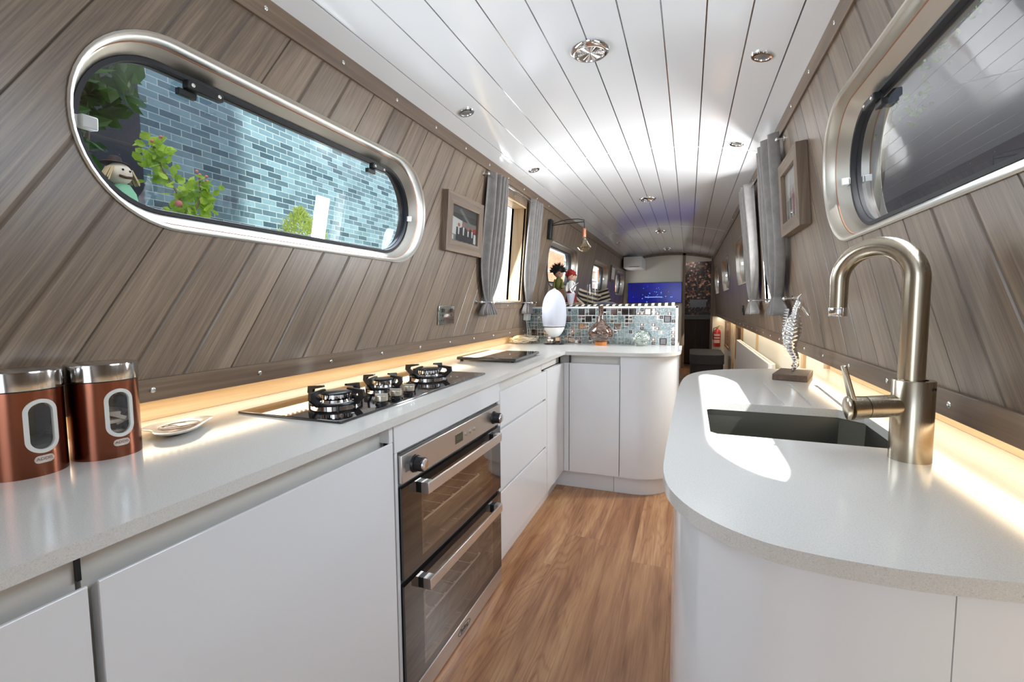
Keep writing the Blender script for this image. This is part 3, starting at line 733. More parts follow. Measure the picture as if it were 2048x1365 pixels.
# ------------------------------------------------------------------ gas hob
HX0, HX1, HY0, HY1, HZ = -1.048, -.728, .826, 1.625, WT+.006
t = thing('gas_hob', 'black glass gas hob with three burners in a row on the left worktop', 'hob', (-.89, 1.22, WT))
MB().box(HX0, HX1, HY0, HY1, WT, HZ).build('glass_plate', M_hob, t, bevel=.0015)
bur = [(-.870, .972, 1.22), (-.885, 1.195, .94), (-.872, 1.445, 1.25)]
for (bx, by, sc) in bur:
    z = HZ
    base = MB().lathe([(.052*sc, 0), (.052*sc, .006), (.048*sc, .009), (.030*sc, .010), (.028*sc, .016), (.012*sc, .016), (.012*sc, .020), (.030*sc, .020)], (bx, by, z), 32).build('burner', M_chrome, t)
    cr = MB(); n = 24
    for i in range(n):
        a = 2*PI*i/n
        cr.box(-.0025, .0025, .0265*sc, .031*sc, 0, .011, M=Matrix.Translation((bx, by, z+.020)) @ Matrix.Rotation(a, 4, 'Z'))
    cr.lathe([(.027*sc, .020), (.027*sc, .031)], (bx, by, z), 24); cr.build('flame_ring', M_chrome, base)
    MB().lathe([(.033*sc, .031), (.034*sc, .034), (.032*sc, .036), (1e-4, .037)], (bx, by, z), 30).build('burner_cap', M_iron, base)
    ps = MB()
    pts = [(bx+.052*sc*math.cos(a), by+.052*sc*math.sin(a), z+.010) for a in [2*PI*i/32 for i in range(32)]]
    ps.tube(pts, .0045, 8, closed=True)
    for k_ in range(4):
        a = PI/2*k_; Mr = Matrix.Translation((bx, by, z)) @ Matrix.Rotation(a, 4, 'Z')
        pr = [(.044, .004), (.056, .005), (.076, .028), (.074, .046), (.034, .050), (.032, .045), (.060, .038), (.062, .031), (.046, .014)]
        ps.slab([(p[0]*sc, p[1]*(.85+.1*sc)) for p in pr], [], lambda u, v, q: Mr @ Vector((u, q, v)), -.0045, .0045)
    for k_ in range(4):
        a = PI/4+PI/2*k_; ps.cyl((bx+.052*sc*math.cos(a), by+.052*sc*math.sin(a), z), (bx+.052*sc*math.cos(a), by+.052*sc*math.sin(a), z+.011), .004, n=8)
    ps.build('pan_support', M_iron, t, smooth=30)
M_knob = mat('champagne_knob', (.46, .42, .35), .3, .8)
for (kx, ky) in ((-.757, 1.015), (-.764, 1.090), (-.772, 1.166)):
    kb = MB().lathe([(.0165, 0), (.0165, .003), (.0145, .005), (.0145, .009)], (kx, ky, HZ), 28).build('control_knob', M_black, t)
    kk = MB().lathe([(.0172, .009), (.0175, .022), (.0168, .024)], (kx, ky, HZ), 28); kk.build('knob_top', M_knob, kb, bevel=.001)
    MB().box(-.0165, .0165, -.004, .004, .0, .0045, M=Matrix.Translation((kx, ky, HZ+.0235)) @ Matrix.Rotation(.5, 4, 'Z')).build('knob_grip', M_knob, kb, bevel=.001)
for (x, y) in ((-.760, .905), (-.775, 1.275), (-.785, 1.50)):
    MB().lathe([(.004, 0), (.004, .0005), (1e-4, .0006)], (x, y, HZ), 14).build('hob_marking', M_grey, t)

o = MB().box(-1.040, -.737, 1.985, 2.345, WT+.006, WT+.020).build('chopping_board', M_hob, bevel=.002)
tag(o, 'black glass worktop saver board lying on the left worktop beyond the hob', 'board')
ORG[o.name] = Vector((0, 0, 0))
for (x, y) in ((-1.02, 2.0), (-.757, 2.0), (-1.02, 2.33), (-.757, 2.33)): MB().cyl((x, y, WT), (x, y, WT+.006), .008, n=12).build('foot', M_rubber, o)

# ------------------------------------------------------------------ canisters
def canister(cx, cy, label, contents):
    t = thing('storage_canister', label, 'canister', (cx, cy, WT), group='copper canisters on the left worktop')
    r = .0500; H = .140; n = 96
    view = math.atan2(-cy, -cx)            # window faces the aisle and the camera
    wa = view+.41                          # window centre angle
    hw, hz0, hz1, wr_ = .30, .040, .120, .0180
    # body with a cut-out: build grid and drop faces inside a pill
    b = MB(); nz = 44; vs = []
    def inp(a, z):
        s_ = ((a-wa+PI) % (2*PI)-PI)*r; zc_ = min(max(z, hz0+wr_), hz1-wr_); return math.hypot(s_, z-zc_) < wr_
    A = 180
    for j in range(nz+1):
        for i in range(A): vs.append((cx+r*math.cos(2*PI*i/A), cy+r*math.sin(2*PI*i/A), WT+H*j/nz))
    fs = []
    for j in range(nz):
        for i in range(A):
            a = 2*PI*(i+.5)/A
            if not inp(a, H*(j+.5)/nz): fs.append((j*A+i, j*A+(i+1) % A, (j+1)*A+(i+1) % A, (j+1)*A+i))
    fs.append(tuple(range(A))[::-1]); b.add(vs, fs); b.build('body', M_copper, t, smooth=40)
    MB().lathe([(r*.99, H), (r*1.0, H), (r*1.03, H-.002), (r*1.03, H+.024), (r*1.015, H+.027), (r*.9, H+.0275), (1e-4, H+.0278)], (cx, cy, WT), 64, caps=False).build('lid', mat('lid_steel', (.52, .50, .48), .14, 1), t, smooth=40)
    MB().lathe([(r*1.005, H-.004), (r*1.012, H-.003), (r*1.012, H), (r, H)], (cx, cy, WT), 64, caps=False).build('seal', M_black, t)
    def onc(s_, z, dr): a = wa+s_/r; return Vector((cx+(r+dr)*math.cos(a), cy+(r+dr)*math.sin(a), WT+z))
    P = rrect(-wr_-.003, wr_+.003, hz0-.003, hz1+.003, wr_+.003, 12); Q = rrect(-wr_+.003, wr_-.003, hz0+.003, hz1-.003, wr_-.003, 12)
    k = len(P); rings = [[onc(*p, .0) for p in P], [onc(*p, .0022) for p in P], [onc(*p, .0022) for p in Q], [onc(*p, -.002) for p in Q]]
    MB().add([v for R_ in rings for v in R_], [(j*k+i, j*k+(i+1) % k, (j+1)*k+(i+1) % k, (j+1)*k+i) for j in range(3) for i in range(k)]).build('window_surround', mat('surround_grey', (.62, .60, .56), .4), t, smooth=40)
    g = MB(); rows = 14; gv = []; gf = []
    for j in range(rows+1):
        z = hz0+(hz1-hz0)*j/rows; zc_ = min(max(z, hz0+wr_), hz1-wr_); hw_ = math.sqrt(max(wr_**2-(z-zc_)**2, 0))
        for i in range(9): gv.append(onc(-hw_+2*hw_*i/8, z, .0003))
    for j in range(rows):
        for i in range(8): gf.append((j*9+i, j*9+i+1, j*9+10+i, j*9+9+i))
    g.add(gv, gf).build('window_pane', glass_thin('canister_window', 1.5, (.85, .85, .85)), t)
    # badge
    bv = []; bf = []
    for j in range(21):
        s_ = -.0125+.025*j/20; hh = .006*math.sqrt(max(0, 1-max(0, (abs(s_)-.0065)/.006)**2)); bv += [onc(s_, .027-hh, .0007), onc(s_, .027+hh, .0007)]
    bf = [(2*j, 2*j+2, 2*j+3, 2*j+1) for j in range(20)]; bo = MB().add(bv, bf).build('badge', mat('badge_silver', (.60, .54, .50), .35, .5), t)
    cu = bpy.data.curves.new('x', 'FONT'); cu.body = 'ADDIS'; cu.size = .0070; cu.align_x = 'CENTER'; cu.align_y = 'CENTER'; cu.resolution_u = 2
    tt = bpy.data.objects.new('x', cu); COL.objects.link(tt); bpy.context.view_layer.update(); me = bpy.data.meshes.new_from_object(tt); bpy.data.objects.remove(tt)
    MB().add([onc(v.co.x, .0275+v.co.y, .0014) for v in me.vertices], [tuple(p.vertices) for p in me.polygons]).build('badge_lettering', mat('badge_letter', (.28, .10, .06), .5), bo, smooth=0)
    if contents:
        c = MB(); rr = random.Random(3)
        for i in range(26):
            p = Vector((cx, cy, WT+.03+.05*rr.random()))+Vector((rr.uniform(-.026, .026), rr.uniform(-.026, .026), 0))
            Mq = Matrix.Translation(p) @ Matrix.Rotation(rr.uniform(0, 6), 4, 'Z') @ Matrix.Rotation(rr.uniform(-1.2, 1.2), 4, 'X')
            c.box(-.014, .014, -.016, .016, -.003, .003, M=Mq)
        c.build('contents', mat('tea_bags', (.60, .50, .40), .8), t, smooth=0)['kind'] = 'stuff'
    else:
        c = MB().lathe([(.0, .004), (.047, .004), (.047, .050), (.02, .056), (0, .055)], (cx, cy, WT), 32, caps=False); c.build('contents', mat('dark_coffee', (.05, .045, .05), .7), t)
    return t
canister(-1.003, .4105, 'copper canister with steel lid and dark window, cut off by the left edge', False)
canister(-.990, .516, 'copper canister with steel lid and pale tea bags in its window', True)

# small dish shaped like a teabag tidy
t = thing('spoon_dish', 'small white patterned ceramic dish on the worktop between canisters and hob', 'dish', (-1.03, .665, WT))
n = 40; b = MB(); vs = []
def dish_r(a): return .048+.010*max(0, math.cos(a*1.0+.6))**6*3+.006*math.cos(3*a+1)
prof = [(.45, .0), (.62, .002), (1.0, .011), (1.03, .0135), (.98, .0145), (.6, .008), (.001, .0075)]
for (f_, z) in prof:
    for i in range(n):
        a = 2*PI*i/n; vs.append((-1.03+dish_r(a)*f_*math.cos(a), .672+dish_r(a)*1.35*f_*math.sin(a), WT+z))
b.add(vs, [(j*n+i, j*n+(i+1) % n, (j+1)*n+(i+1) % n, (j+1)*n+i) for j in range(len(prof)-1) for i in range(n)]+[tuple(range(n))[::-1]])
b.build('dish', mat('white_ceramic', (.78, .75, .70), .15, coat=.5), t, smooth=50)
mk = MB().tube([(-1.03+.030*math.cos(a), .672+.040*math.sin(a), WT+.0098) for a in [2*PI*i/30 for i in range(30)]], .0009, 6, closed=True)
mk.tube([(-1.055, .65, WT+.0095), (-1.04, .67, WT+.0092), (-1.02, .665, WT+.0092), (-1.005, .70, WT+.0096)], .0009, 6); mk.build('printed_pattern', mat('brown_print', (.35, .2, .14), .4), t)
#==PART3==
# ------------------------------------------------------------------ LED strips under the gunwales
def led_mat(s):
    mt, nt, p = nmat('led_strip_diffuser'); g = G(nt); tc = g.n('ShaderNodeTexCoord'); sx = g.n('ShaderNodeSeparateXYZ', ins={0: tc.outputs['Object']})
    t_ = g.m('MULTIPLY', sx.outputs[1], 60.0); fr = g.m('SUBTRACT', t_, g.m('FLOOR', t_)); on = g.m('LESS_THAN', fr, .35)
    p.inputs['Base Color'].default_value = (.8, .7, .5, 1); p.inputs['Emission Color'].default_value = (1, .78, .50, 1)
    g.link(g.m('ADD', .6, g.m('MULTIPLY', on, s)), p.inputs['Emission Strength']); return mt
M_led = led_mat(5)
for side, segs in (('left', ((-1.0, 3.10, 16),)), ('right', ((-1.0, 2.3, 15), (2.3, 8.2, 44)))):
    sg = 1 if side == 'left' else -1; x = XC-sg*(WH+.016)
    for (a, b_, e_) in segs:
        o = MB().box(x-.004, x+.004, a, b_, ZG-.003, ZG-.0002).build('led_strip', M_led)
        tag(o, 'warm LED strip under the gunwale above the '+('left worktop' if side == 'left' else ('sink worktop' if a < 0 else 'radiator along the right side')), 'light strip')
        l = bpy.data.lights.new('led_light', 'AREA'); l.shape = 'RECTANGLE'; l.size = .045; l.size_y = b_-a; l.energy = e_*.17; l.color = (1, .86, .64)
        lo = bpy.data.objects.new('led_light', l); COL.objects.link(lo); lo.location = (x-sg*.030, (a+b_)/2, ZG-.005); lo.rotation_euler = (0, math.radians(-12*sg), 0)

# ------------------------------------------------------------------ ceiling fittings
def spot(x, y, label):
    t = thing('downlight', label, 'light', (x, y, ceil_z(x)), group='small ceiling spotlights')
    sl = math.atan(-(x-XC)/RC); Mq = Matrix.Translation((x, y, ceil_z(x)-.0005)) @ Matrix.Rotation(-sl, 4, 'Y') @ Matrix.Rotation(PI, 4, 'X')
    R3 = Mq.to_3x3()
    MB().lathe([(.034, 0), (.034, .003), (.031, .006), (.024, .0055), (.023, .002)], Mq.translation, 32, R3, caps=False).build('bezel', M_chrome, t)
    MB().lathe([(.0235, .002), (1e-4, .003)], Mq.translation, 24, R3, caps=False).build('lens', mat('spot_lens', (.35, .35, .34), .15, .5), t)
    return t
spot(-.879, 1.80, 'small round ceiling spotlight on the left, nearest the camera'); spot(-.875, 2.695, 'small round ceiling spotlight on the left, above the first grey curtain')
spot(.208, 1.771, 'small round ceiling spotlight on the right, nearest the camera'); spot(.210, 2.663, 'small round ceiling spotlight on the right, above the grey curtain by the picture')
spot(-.875, 6.2, 'small round ceiling spotlight far down the left side of the saloon')
M_prism = mat('ribbed_lamp_glass', (.7, .7, .7), .08, .7)
for (y, lb) in ((1.635, 'large round chrome ceiling light with ribbed glass, nearest the camera'), (4.014, 'large round chrome ceiling light, second from the camera'),
                (5.824, 'large round chrome ceiling light, third from the camera'), (7.667, 'large round chrome ceiling light, farthest away by the end wall')):
    t = thing('ceiling_light', lb, 'light', (-.330, y, APEX), 'large round lights along the middle of the ceiling')
    fl_ = Matrix.Diagonal((1, 1, -1))
    MB().lathe([(.064, 0), (.066, .004), (.064, .010), (.056, .016), (.048, .017), (.046, .012)], (-.330, y, APEX-.0005), 48, fl_, caps=False).build('bezel', M_chrome, t)
    pr = []; r_ = .047
    while r_ > .004: pr += [(r_, .010), (r_-.003, .014)]; r_ -= .006
    MB().lathe(pr+[(1e-4, .016)], (-.330, y, APEX-.0005), 48, fl_, caps=False).build('ribbed_lens', M_chrome, t, smooth=20)

# ------------------------------------------------------------------ curtains and rods
def curtain(side, yt0, yt1, ytie, wmid, ztop, ztie, zbot, wb, label, bulge=.016, seed=0):
    yc = (yt0+yt1)/2; t = thing('curtain', label, 'curtain', tuple(WP(side, yc, ztop, .03)), 'grey curtains at the side hatches')
    sgn = 1 if side == 'left' else -1
    NJ, NI = 46, 96; vs = []; fs = []; rr = random.Random(seed); ph = [rr.uniform(0, 6) for _ in range(4)]
    for j in range(NJ+1):
        v = j/NJ; z = ztop+(zbot-ztop)*v; tt = (ztop-z)/(ztop-ztie)
        if tt <= 1:
            hw = (yt1-yt0)/2*(1-tt)+wmid/2*tt; k_ = max(0, (tt-.55)/.45); hw = hw*(1-k_**2.4)+.022*k_**2.4
            hw *= 1+.10*math.sin(tt*PI*.9); cy = yc*(1-tt**1.6)+ytie*tt**1.6
            amp = .011*(1-.3*tt)*(1-k_**3)+.004
        else:
            q = (z-ztie)/(zbot-ztie); hw = .022+(wb/2-.022)*min(1, q**.7*1.15); cy = ytie; amp = .004+.016*q
        for i in range(NI+1):
            u = i/NI*2-1; f_ = 8 if tt < 1 else 9
            wav = math.sin(u*PI*f_*.62+ph[0]+1.5*math.sin(2.1*u+ph[1]+tt*1.3))*amp*1.35+.0035*math.sin(u*17+ph[2]+tt*5)*(1-.5*tt if tt < 1 else 1)
            edge = math.sqrt(max(0, 1-abs(u)**4))
            vs.append(WP(side, cy+hw*u, z, (.022+bulge*edge)+wav*(.4+.6*edge)))
    for j in range(NJ):
        for i in range(NI): a = j*(NI+1)+i; fs.append((a, a+1, a+NI+2, a+NI+1))
    o = MB().add(vs, fs).build('cloth', M_curtain, t, smooth=180); sm = o.modifiers.new('thick', 'SOLIDIFY'); sm.thickness = .0025
    # heading tape rows and the tie
    hd = MB()
    for zz in (ztop-.030,):
        hd.tube([WP(side, yc+(yt1-yt0)/2*(u/20*2-1)*1.0, zz, .040+.006*math.sin(u*1.7+seed)) for u in range(21)], .0018, 6)
    hd.build('heading_stitch', M_curtain, t)
    tb = MB().tube([WP(side, ytie+.027*math.cos(a), ztie, .034+.026*math.sin(a)) for a in [2*PI*i/20 for i in range(20)]], .0035, 8, closed=True)
    tb.sphere(WP(side, ytie, ztie, .062), .009, 12, 8); tb.build('tieback', M_chrome, t)
    return t
curtain('left', 2.295, 2.525, 2.365, .255, 1.785, 1.100, 1.032, .20, 'grey gathered curtain left of the bright left hatch, beside the framed photo', seed=1)
curtain('left', 2.960, 3.195, 3.045, .24, 1.785, 1.100, 1.025, .17, 'grey gathered curtain on the far side of the bright left hatch', seed=2)
curtain('right', 2.275, 2.65, 2.41, .31, 1.800, 1.105, 1.030, .27, 'dark grey gathered curtain on the near side of the bright right hatch, beside the picture', .034, seed=3)
curtain('right', 3.09, 3.44, 3.24, .30, 1.790, 1.100, 1.020, .26, 'sunlit pale grey gathered curtain on the far side of the bright right hatch', .034, seed=4)
for side in ('left', 'right'):
    for (z, w_, lb) in ((1.765, .030, 'thin chrome curtain rod above the %s hatch'), (1.100, .034, 'thin chrome rod holding the curtain bottoms below the %s hatch')):
        t = thing('curtain_rod', lb % side, 'curtain rod', tuple(WP(side, 2.75, z, w_)), 'chrome curtain rods')
        MB().cyl(WP(side, 2.27, z, w_), WP(side, 3.22, z, w_), .0045, n=12).build('rod', M_chrome, t)
        for y in (2.27, 3.22):
            b = MB().sphere(WP(side, y, z, w_), .008, 12, 8); b.cyl(WP(side, y, z, w_), WP(side, y, z, .002), .004, n=10); b.cyl(WP(side, y, z, .004), WP(side, y, z, -.001), .012, n=16)
            b.build('bracket', M_chrome, t)

# ------------------------------------------------------------------ framed photos on the walls
M_frame = wood('rustic_frame_wood', '53443a', '776555', '93816f', axis=1, rough=.6); M_framev = wood('rustic_frame_wood_upright', '53443a', '776555', '93816f', axis=2, rough=.6)
def frame(side, y0, y1, z0, z1, fw, dep, label, people):
    t = thing('picture_frame', label, 'picture', tuple(WP(side, (y0+y1)/2, z0)))
    def pr(poly, nm, mt, w0, w1, par=t): return MB().slab(poly, [], lambda u, v, q: WP(side, u, v, q), w0, w1).build(nm, mt, par, bevel=.0012, smooth=30)
    pr([(y0, z0), (y1, z0), (y1-fw, z0+fw), (y0+fw, z0+fw)], 'frame_rail', M_frame, .001, dep)
    pr([(y0, z1), (y1, z1), (y1-fw, z1-fw), (y0+fw, z1-fw)], 'frame_rail', M_frame, .001, dep)
    pr([(y0, z0), (y0, z1), (y0+fw, z1-fw), (y0+fw, z0+fw)], 'frame_stile', M_framev, .001, dep)
    pr([(y1, z0), (y1, z1), (y1-fw, z1-fw), (y1-fw, z0+fw)], 'frame_stile', M_framev, .001, dep)
    a, b_, c, d = y0+fw, y1-fw, z0+fw, z1-fw
    ph = MB(); W_, H_ = b_-a, d-c
    def P(u, v, q): return WP(side, a+u*W_, c+v*H_, q)
    ph.add([P(0, 0, dep*.55), P(1, 0, dep*.55), P(1, 1, dep*.55), P(0, 1, dep*.55)], [(0, 1, 2, 3)], 0)
    lay = .0
    def blob(cu, cv, ru, rv, mi):
        nonlocal lay; lay += .00004; n = 14
        ph.add([P(cu+ru*math.cos(2*PI*i/n), cv+rv*math.sin(2*PI*i/n), dep*.55+.0002+lay) for i in range(n)], [tuple(range(n))], mi)
    def quad(pts, mi):
        nonlocal lay; lay += .00004; ph.add([P(u, v, dep*.55+.0002+lay) for u, v in pts], [tuple(range(len(pts)))], mi)
    people(blob, quad)
    mats = [mat(n_, c_, .35) for n_, c_ in (('photo_ground', '3a3a38' if side == 'left' else 'b9b8b0'), ('photo_light', 'b8bab6'), ('photo_suit', '15161a'), ('photo_skin', '9a5a48'), ('photo_red', '8e2a28'), ('photo_mid', '6a6a66'))]
    ph.build('photo', mats, t, smooth=0)
    MB().add([P(0, 0, dep*.7), P(1, 0, dep*.7), P(1, 1, dep*.7), P(0, 1, dep*.7)], [(0, 1, 2, 3)]).build('frame_glass', M_glass, t, smooth=0)
    return t
def four_men(blob, quad):
    quad([(0, .05), (.45, .1), (.45, .62), (.0, .70)], 1); quad([(.42, .4), (1, .5), (1, .62), (.42, .62)], 5); quad([(.0, .0), (1, 0), (1, .16), (0, .2)], 5)
    quad([(.3, .9), (.7, .55), (.74, .6), (.36, .98)], 5); blob(.12, .33, .09, .12, 1); quad([(.02, .06), (.12, .04), (.12, .16), (.02, .2)], 1)
    for (u, s_) in ((.30, .0), (.48, .03), (.66, -.04), (.82, -.02)):
        quad([(u-.10, .04), (u+.10, .02), (u+.09, .42+s_), (u-.09, .42+s_)], 2); quad([(u-.02, .22), (u+.02, .22), (u+.03, .42+s_), (u-.03, .42+s_)], 1)
        blob(u, .49+s_, .045, .055, 3)
    quad([(.88, .05), (.98, .05), (.97, .33), (.89, .34)], 1); quad([(.84, .38), (.98, .38), (.98, .50), (.88, .50)], 4)
def three_people(blob, quad):
    quad([(0, 0), (1, 0), (1, .3), (0, .3)], 1)
    for (u, mi, s_) in ((.25, 4, 0), (.45, 4, .06), (.66, 2, .03), (.84, 5, .0)):
        quad([(u-.07, .12), (u+.07, .12), (u+.08, .44+s_), (u-.08, .44+s_)], mi); blob(u, .50+s_, .035, .05, 3); quad([(u-.05, .0), (u+.05, .0), (u+.06, .13), (u-.06, .13)], 2)
frame('left', 1.868, 2.250, 1.332, 1.598, .052, .026, 'rustic wooden frame with a photo of four people in dark suits on the left wall', four_men)
frame('right', 1.905, 2.250, 1.355, 1.642, .048, .036, 'rustic wooden frame with a pale group photo on the right wall beside the dark curtain', three_people)
t = thing('picture_frame', 'narrow pale picture high on the left saloon wall between the far portholes', 'picture', tuple(WP('left', 6.75, 1.42)))
wbox(MB(), 'left', 6.62, 6.95, 1.41, 1.635, .0005, .016).build('frame', M_trim, t, bevel=.001); wbox(MB(), 'left', 6.66, 6.91, 1.44, 1.605, .0155, .017).build('photo', M_pale, t)

# socket and switch
t = thing('wall_socket', 'polished chrome double socket on the left wall below the framed photo', 'socket', tuple(WP('left', 1.945, .995)))
pl = wbox(MB(), 'left', 1.868, 2.020, .992, 1.079, .0, .008).build('face_plate', mat('polished_plate', (.50, .47, .42), .07, 1), t, bevel=.002)
for yy in (1.905, 1.983):
    wbox(MB(), 'left', yy-.010, yy+.010, 1.050, 1.066, .008, .011).build('rocker_switch', M_black, pl, bevel=.001)
    b = MB(); wbox(b, 'left', yy-.0035, yy+.0035, 1.030, 1.042, .008, .0086); wbox(b, 'left', yy-.015, yy-.006, 1.010, 1.016, .008, .0086); wbox(b, 'left', yy+.006, yy+.015, 1.010, 1.016, .008, .0086); b.build('pin_holes', M_black, pl)
t = thing('wall_switch', 'small black switch on the right saloon wall above the gunwale trim', 'switch', tuple(WP('right', 4.22, .99)))
wbox(MB(), 'right', 4.18, 4.26, .985, 1.065, .0, .008).build('face_plate', M_black, t, bevel=.002); wbox(MB(), 'right', 4.205, 4.235, 1.01, 1.04, .008, .012).build('rocker', M_black, t)

# ------------------------------------------------------------------ mosaic half wall
MY = 3.135
t = thing('mosaic_half_wall', 'half-height wall of glass and mirror mosaic tiles with a white edge behind the speaker and vase', 'partition', (-.6, MY+.04, 0))
MB().box(-1.19, -.062, MY+.004, MY+.075, 0, 1.064).build('core', mat('oak_end_panel', 'b7a27f', .5), t)
MB().box(-1.16, -.075, MY+.001, MY+.0042, WT, 1.056).build('grout_bed', M_grout, t)
MB().box(-.0765, -.061, MY-.003, MY+.012, WT, 1.066).build('white_edge', M_white, t); MB().box(-1.16, -.062, MY-.003, MY+.078, 1.056, 1.067).build('white_edge', M_white, t)
rt = random.Random(11); tb = MB(); xr = -.0785; rows = 5; rh = (1.055-WT)/rows; gp = .0032
def tile(x0, x1, z0, z1, mi, bev=False):
    y = MY+.0010; d = .0032
    if bev:
        e = min(.006, (x1-x0)*.22); vs = [(x0, y, z0), (x1, y, z0), (x1, y, z1), (x0, y, z1), (x0+e, y-d, z0+e), (x1-e, y-d, z0+e), (x1-e, y-d, z1-e), (x0+e, y-d, z1-e)]
        tb.add(vs, [(0, 1, 5, 4), (1, 2, 6, 5), (2, 3, 7, 6), (3, 0, 4, 7), (4, 5, 6, 7)], mi)
    else: tb.box(x0, x1, y-.0022, y+.001, z0, z1, mi)
for r_ in range(rows):
    z0 = WT+r_*rh+gp/2; z1 = WT+(r_+1)*rh-gp/2; x = xr; kx = rt.randint(0, 2)
    while x > -1.15:
        big = (kx % 3 == 0) or (kx % 3 == 1 and rt.random() < .18)
        wd = (rh-gp) if big else (rh-gp)*.47
        if big:
            c_ = rt.choice([0, 0, 0, 0, 1, 1, 3]); tile(x-wd, x, z0, z1, c_, c_ != 0)
        else:
            zm = (z0+z1)/2
            for (a, b_) in ((z0, zm-gp/2), (zm+gp/2, z1)):
                c_ = rt.choice([0, 0, 0, 0, 1, 1, 2, 3]); tile(x-wd, x, a, b_, c_, c_ != 0)
        x -= wd+gp; kx += 1
tl_ = tb.build('mosaic_tiles', [M_crackle, M_bronze, M_mirror, M_dkmir], t, smooth=20)

# ------------------------------------------------------------------ things on the peninsula
px, py = -.850, 3.045
t = thing('speaker', 'white egg-shaped wireless speaker on a round black foot in front of the mosaic wall', 'speaker', (px, py, WT))
MB().lathe([(.070, 0), (.072, .003), (.068, .006), (.012, .009), (.009, .012), (.008, .055)], (px, py, WT), 48).build('base', M_dkmir, t)
def egg(z): # profile z in 0..1
    return .088*math.sin(PI*min(1, z**.85))**.62 if 0 < z < 1 else 1e-4
pro = [(max(1e-4, .083*max(0, 1-abs((z-.205)/(.167 if z > .205 else .162))**2.25)**.5), z) for z in [.045+.3265*i/48 for i in range(49)]]
lo_ = [p for p in pro if p[1] < .118]; hi_ = [p for p in pro if p[1] >= .124]
MB().lathe(lo_+[(.07, .118)], (px, py, WT), 48).build('lower_shell', M_whitem, t, smooth=60)
MB().lathe([(hi_[0][0]+.001, .122)]+hi_, (px, py, WT), 48).build('upper_shell', mat('white_speaker_cloth', (.44, .45, .50), .7), t, smooth=60)
MB().lathe([(.064, .114), (.074, .117), (.074, .124), (.066, .127)], (px, py, WT), 48).build('ring', M_dkmir, t)
MB().lathe([(.012, .366), (.016, .371), (.010, .378), (1e-4, .379)], (px, py, WT), 24).build('crown', M_chrome, t)
px, py = -.535, 3.050
t = thing('oil_diffuser', 'bulbous brown streaked glass bottle with long neck on a small oak base', 'vase', (px, py, WT))
MB().lathe([(.040, 0), (.040, .022), (.036, .026)], (px, py, WT), 40).build('base', mat('orange_oak', 'b5713c', .5), t, bevel=.001)
def swirl():
    mt, nt, p = nmat('swirled_brown_glass'); g = G(nt); tc = g.n('ShaderNodeTexCoord')
    sx = g.n('ShaderNodeSeparateXYZ', ins={0: tc.outputs['Object']}); an = g.m('ARCTAN2', sx.outputs[1], sx.outputs[0])
    n = g.noise(g.comb(g.m('MULTIPLY', an, 3.0), g.m('MULTIPLY', g.m('ADD', sx.outputs[2], g.m('MULTIPLY', an, .012)), 260.0), 0.0), 1, 2, .5, .8)
    g.link(g.ramp(n, [(.40, '190f0b'), (.50, '4c342a'), (.62, '7d6052')]), p.inputs['Base Color']); p.inputs['Roughness'].default_value = .08
    p.inputs['Metallic'].default_value = .1; p.inputs['Coat Weight'].default_value = 1; return mt
MB().lathe([(.036, .024), (.060, .035), (.078, .058), (.083, .080), (.076, .104), (.056, .128), (.032, .150), (.019, .175), (.015, .205), (.0155, .238), (.018, .256), (.015, .258), (.012, .250)], (px, py, WT), 56).build('bottle', swirl(), t, smooth=60)
px, py = -.275, 3.060
t = thing('glass_tealight_holder', 'clear knotted glass globe on the peninsula worktop right of the brown bottle', 'ornament', (px, py, WT))
M_cg = glass_thin('clear_green_glass', 1.5, (.93, .97, .94), .03, extra=.10)
b = MB(); R_ = .050
for kk in range(7):
    Mq = Matrix.Translation((px, py, WT+.052)) @ Matrix.Rotation(kk*2.4, 4, 'Z') @ Matrix.Rotation(.35+kk*.38, 4, 'X')
    b.tube([Mq @ Vector((R_*.80*math.cos(a), R_*.80*math.sin(a), .012*math.sin(3*a+kk))) for a in [2*PI*i/36 for i in range(36)]], .0105, 10, closed=True)
b.build('glass_ropes', M_cg, t, smooth=180)

# cables heaped in the corner and the white plug
t = thing('cable_heap', 'tangle of cream cables heaped in the corner of the worktop by the mosaic wall', 'cable', (-1.05, 3.02, WT))
rc = random.Random(5); M_cable = mat('cream_cable', (.72, .64, .48), .5)
for kk in range(5):
    pts = []; cx, cy = -1.065+.012*kk-.02, 3.03
    for i in range(70):
        a = i*.42+kk; pts.append((cx+(.075+.020*math.sin(i*.31+kk))*math.cos(a)*(.9), cy+(.045+.012*math.sin(i*.7))*math.sin(a)+.01*rc.uniform(-1, 1), WT+.006+.030*abs(math.sin(i*.23+kk*1.3))+.004*kk))
    o = MB().tube([tuple(p) for p in pts], .0022, 6).build('cable', M_cable, t, smooth=180)
t = thing('plug_adapter', 'white plug adapter on the left wall above the cable heap, below the far curtain', 'plug', tuple(WP('left', 3.085, .99)))
wbox(MB(), 'left', 3.05, 3.125, .975, 1.025, .002, .035).build('body', M_whitem, t, bevel=.006, seg=3)
for kk in range(2):
    p0 = WP('left', 3.07+.03*kk, .976, .02)
    MB().tube([p0, p0+Vector((.005, .0, -.03)), p0+Vector((.012+.006*kk, -.01, -.08)), p0+Vector((.020, -.02, -.13)), (p0.x+.03, 3.03, WT+.012)], .0022, 8).build('lead', M_whitem, t, smooth=180)

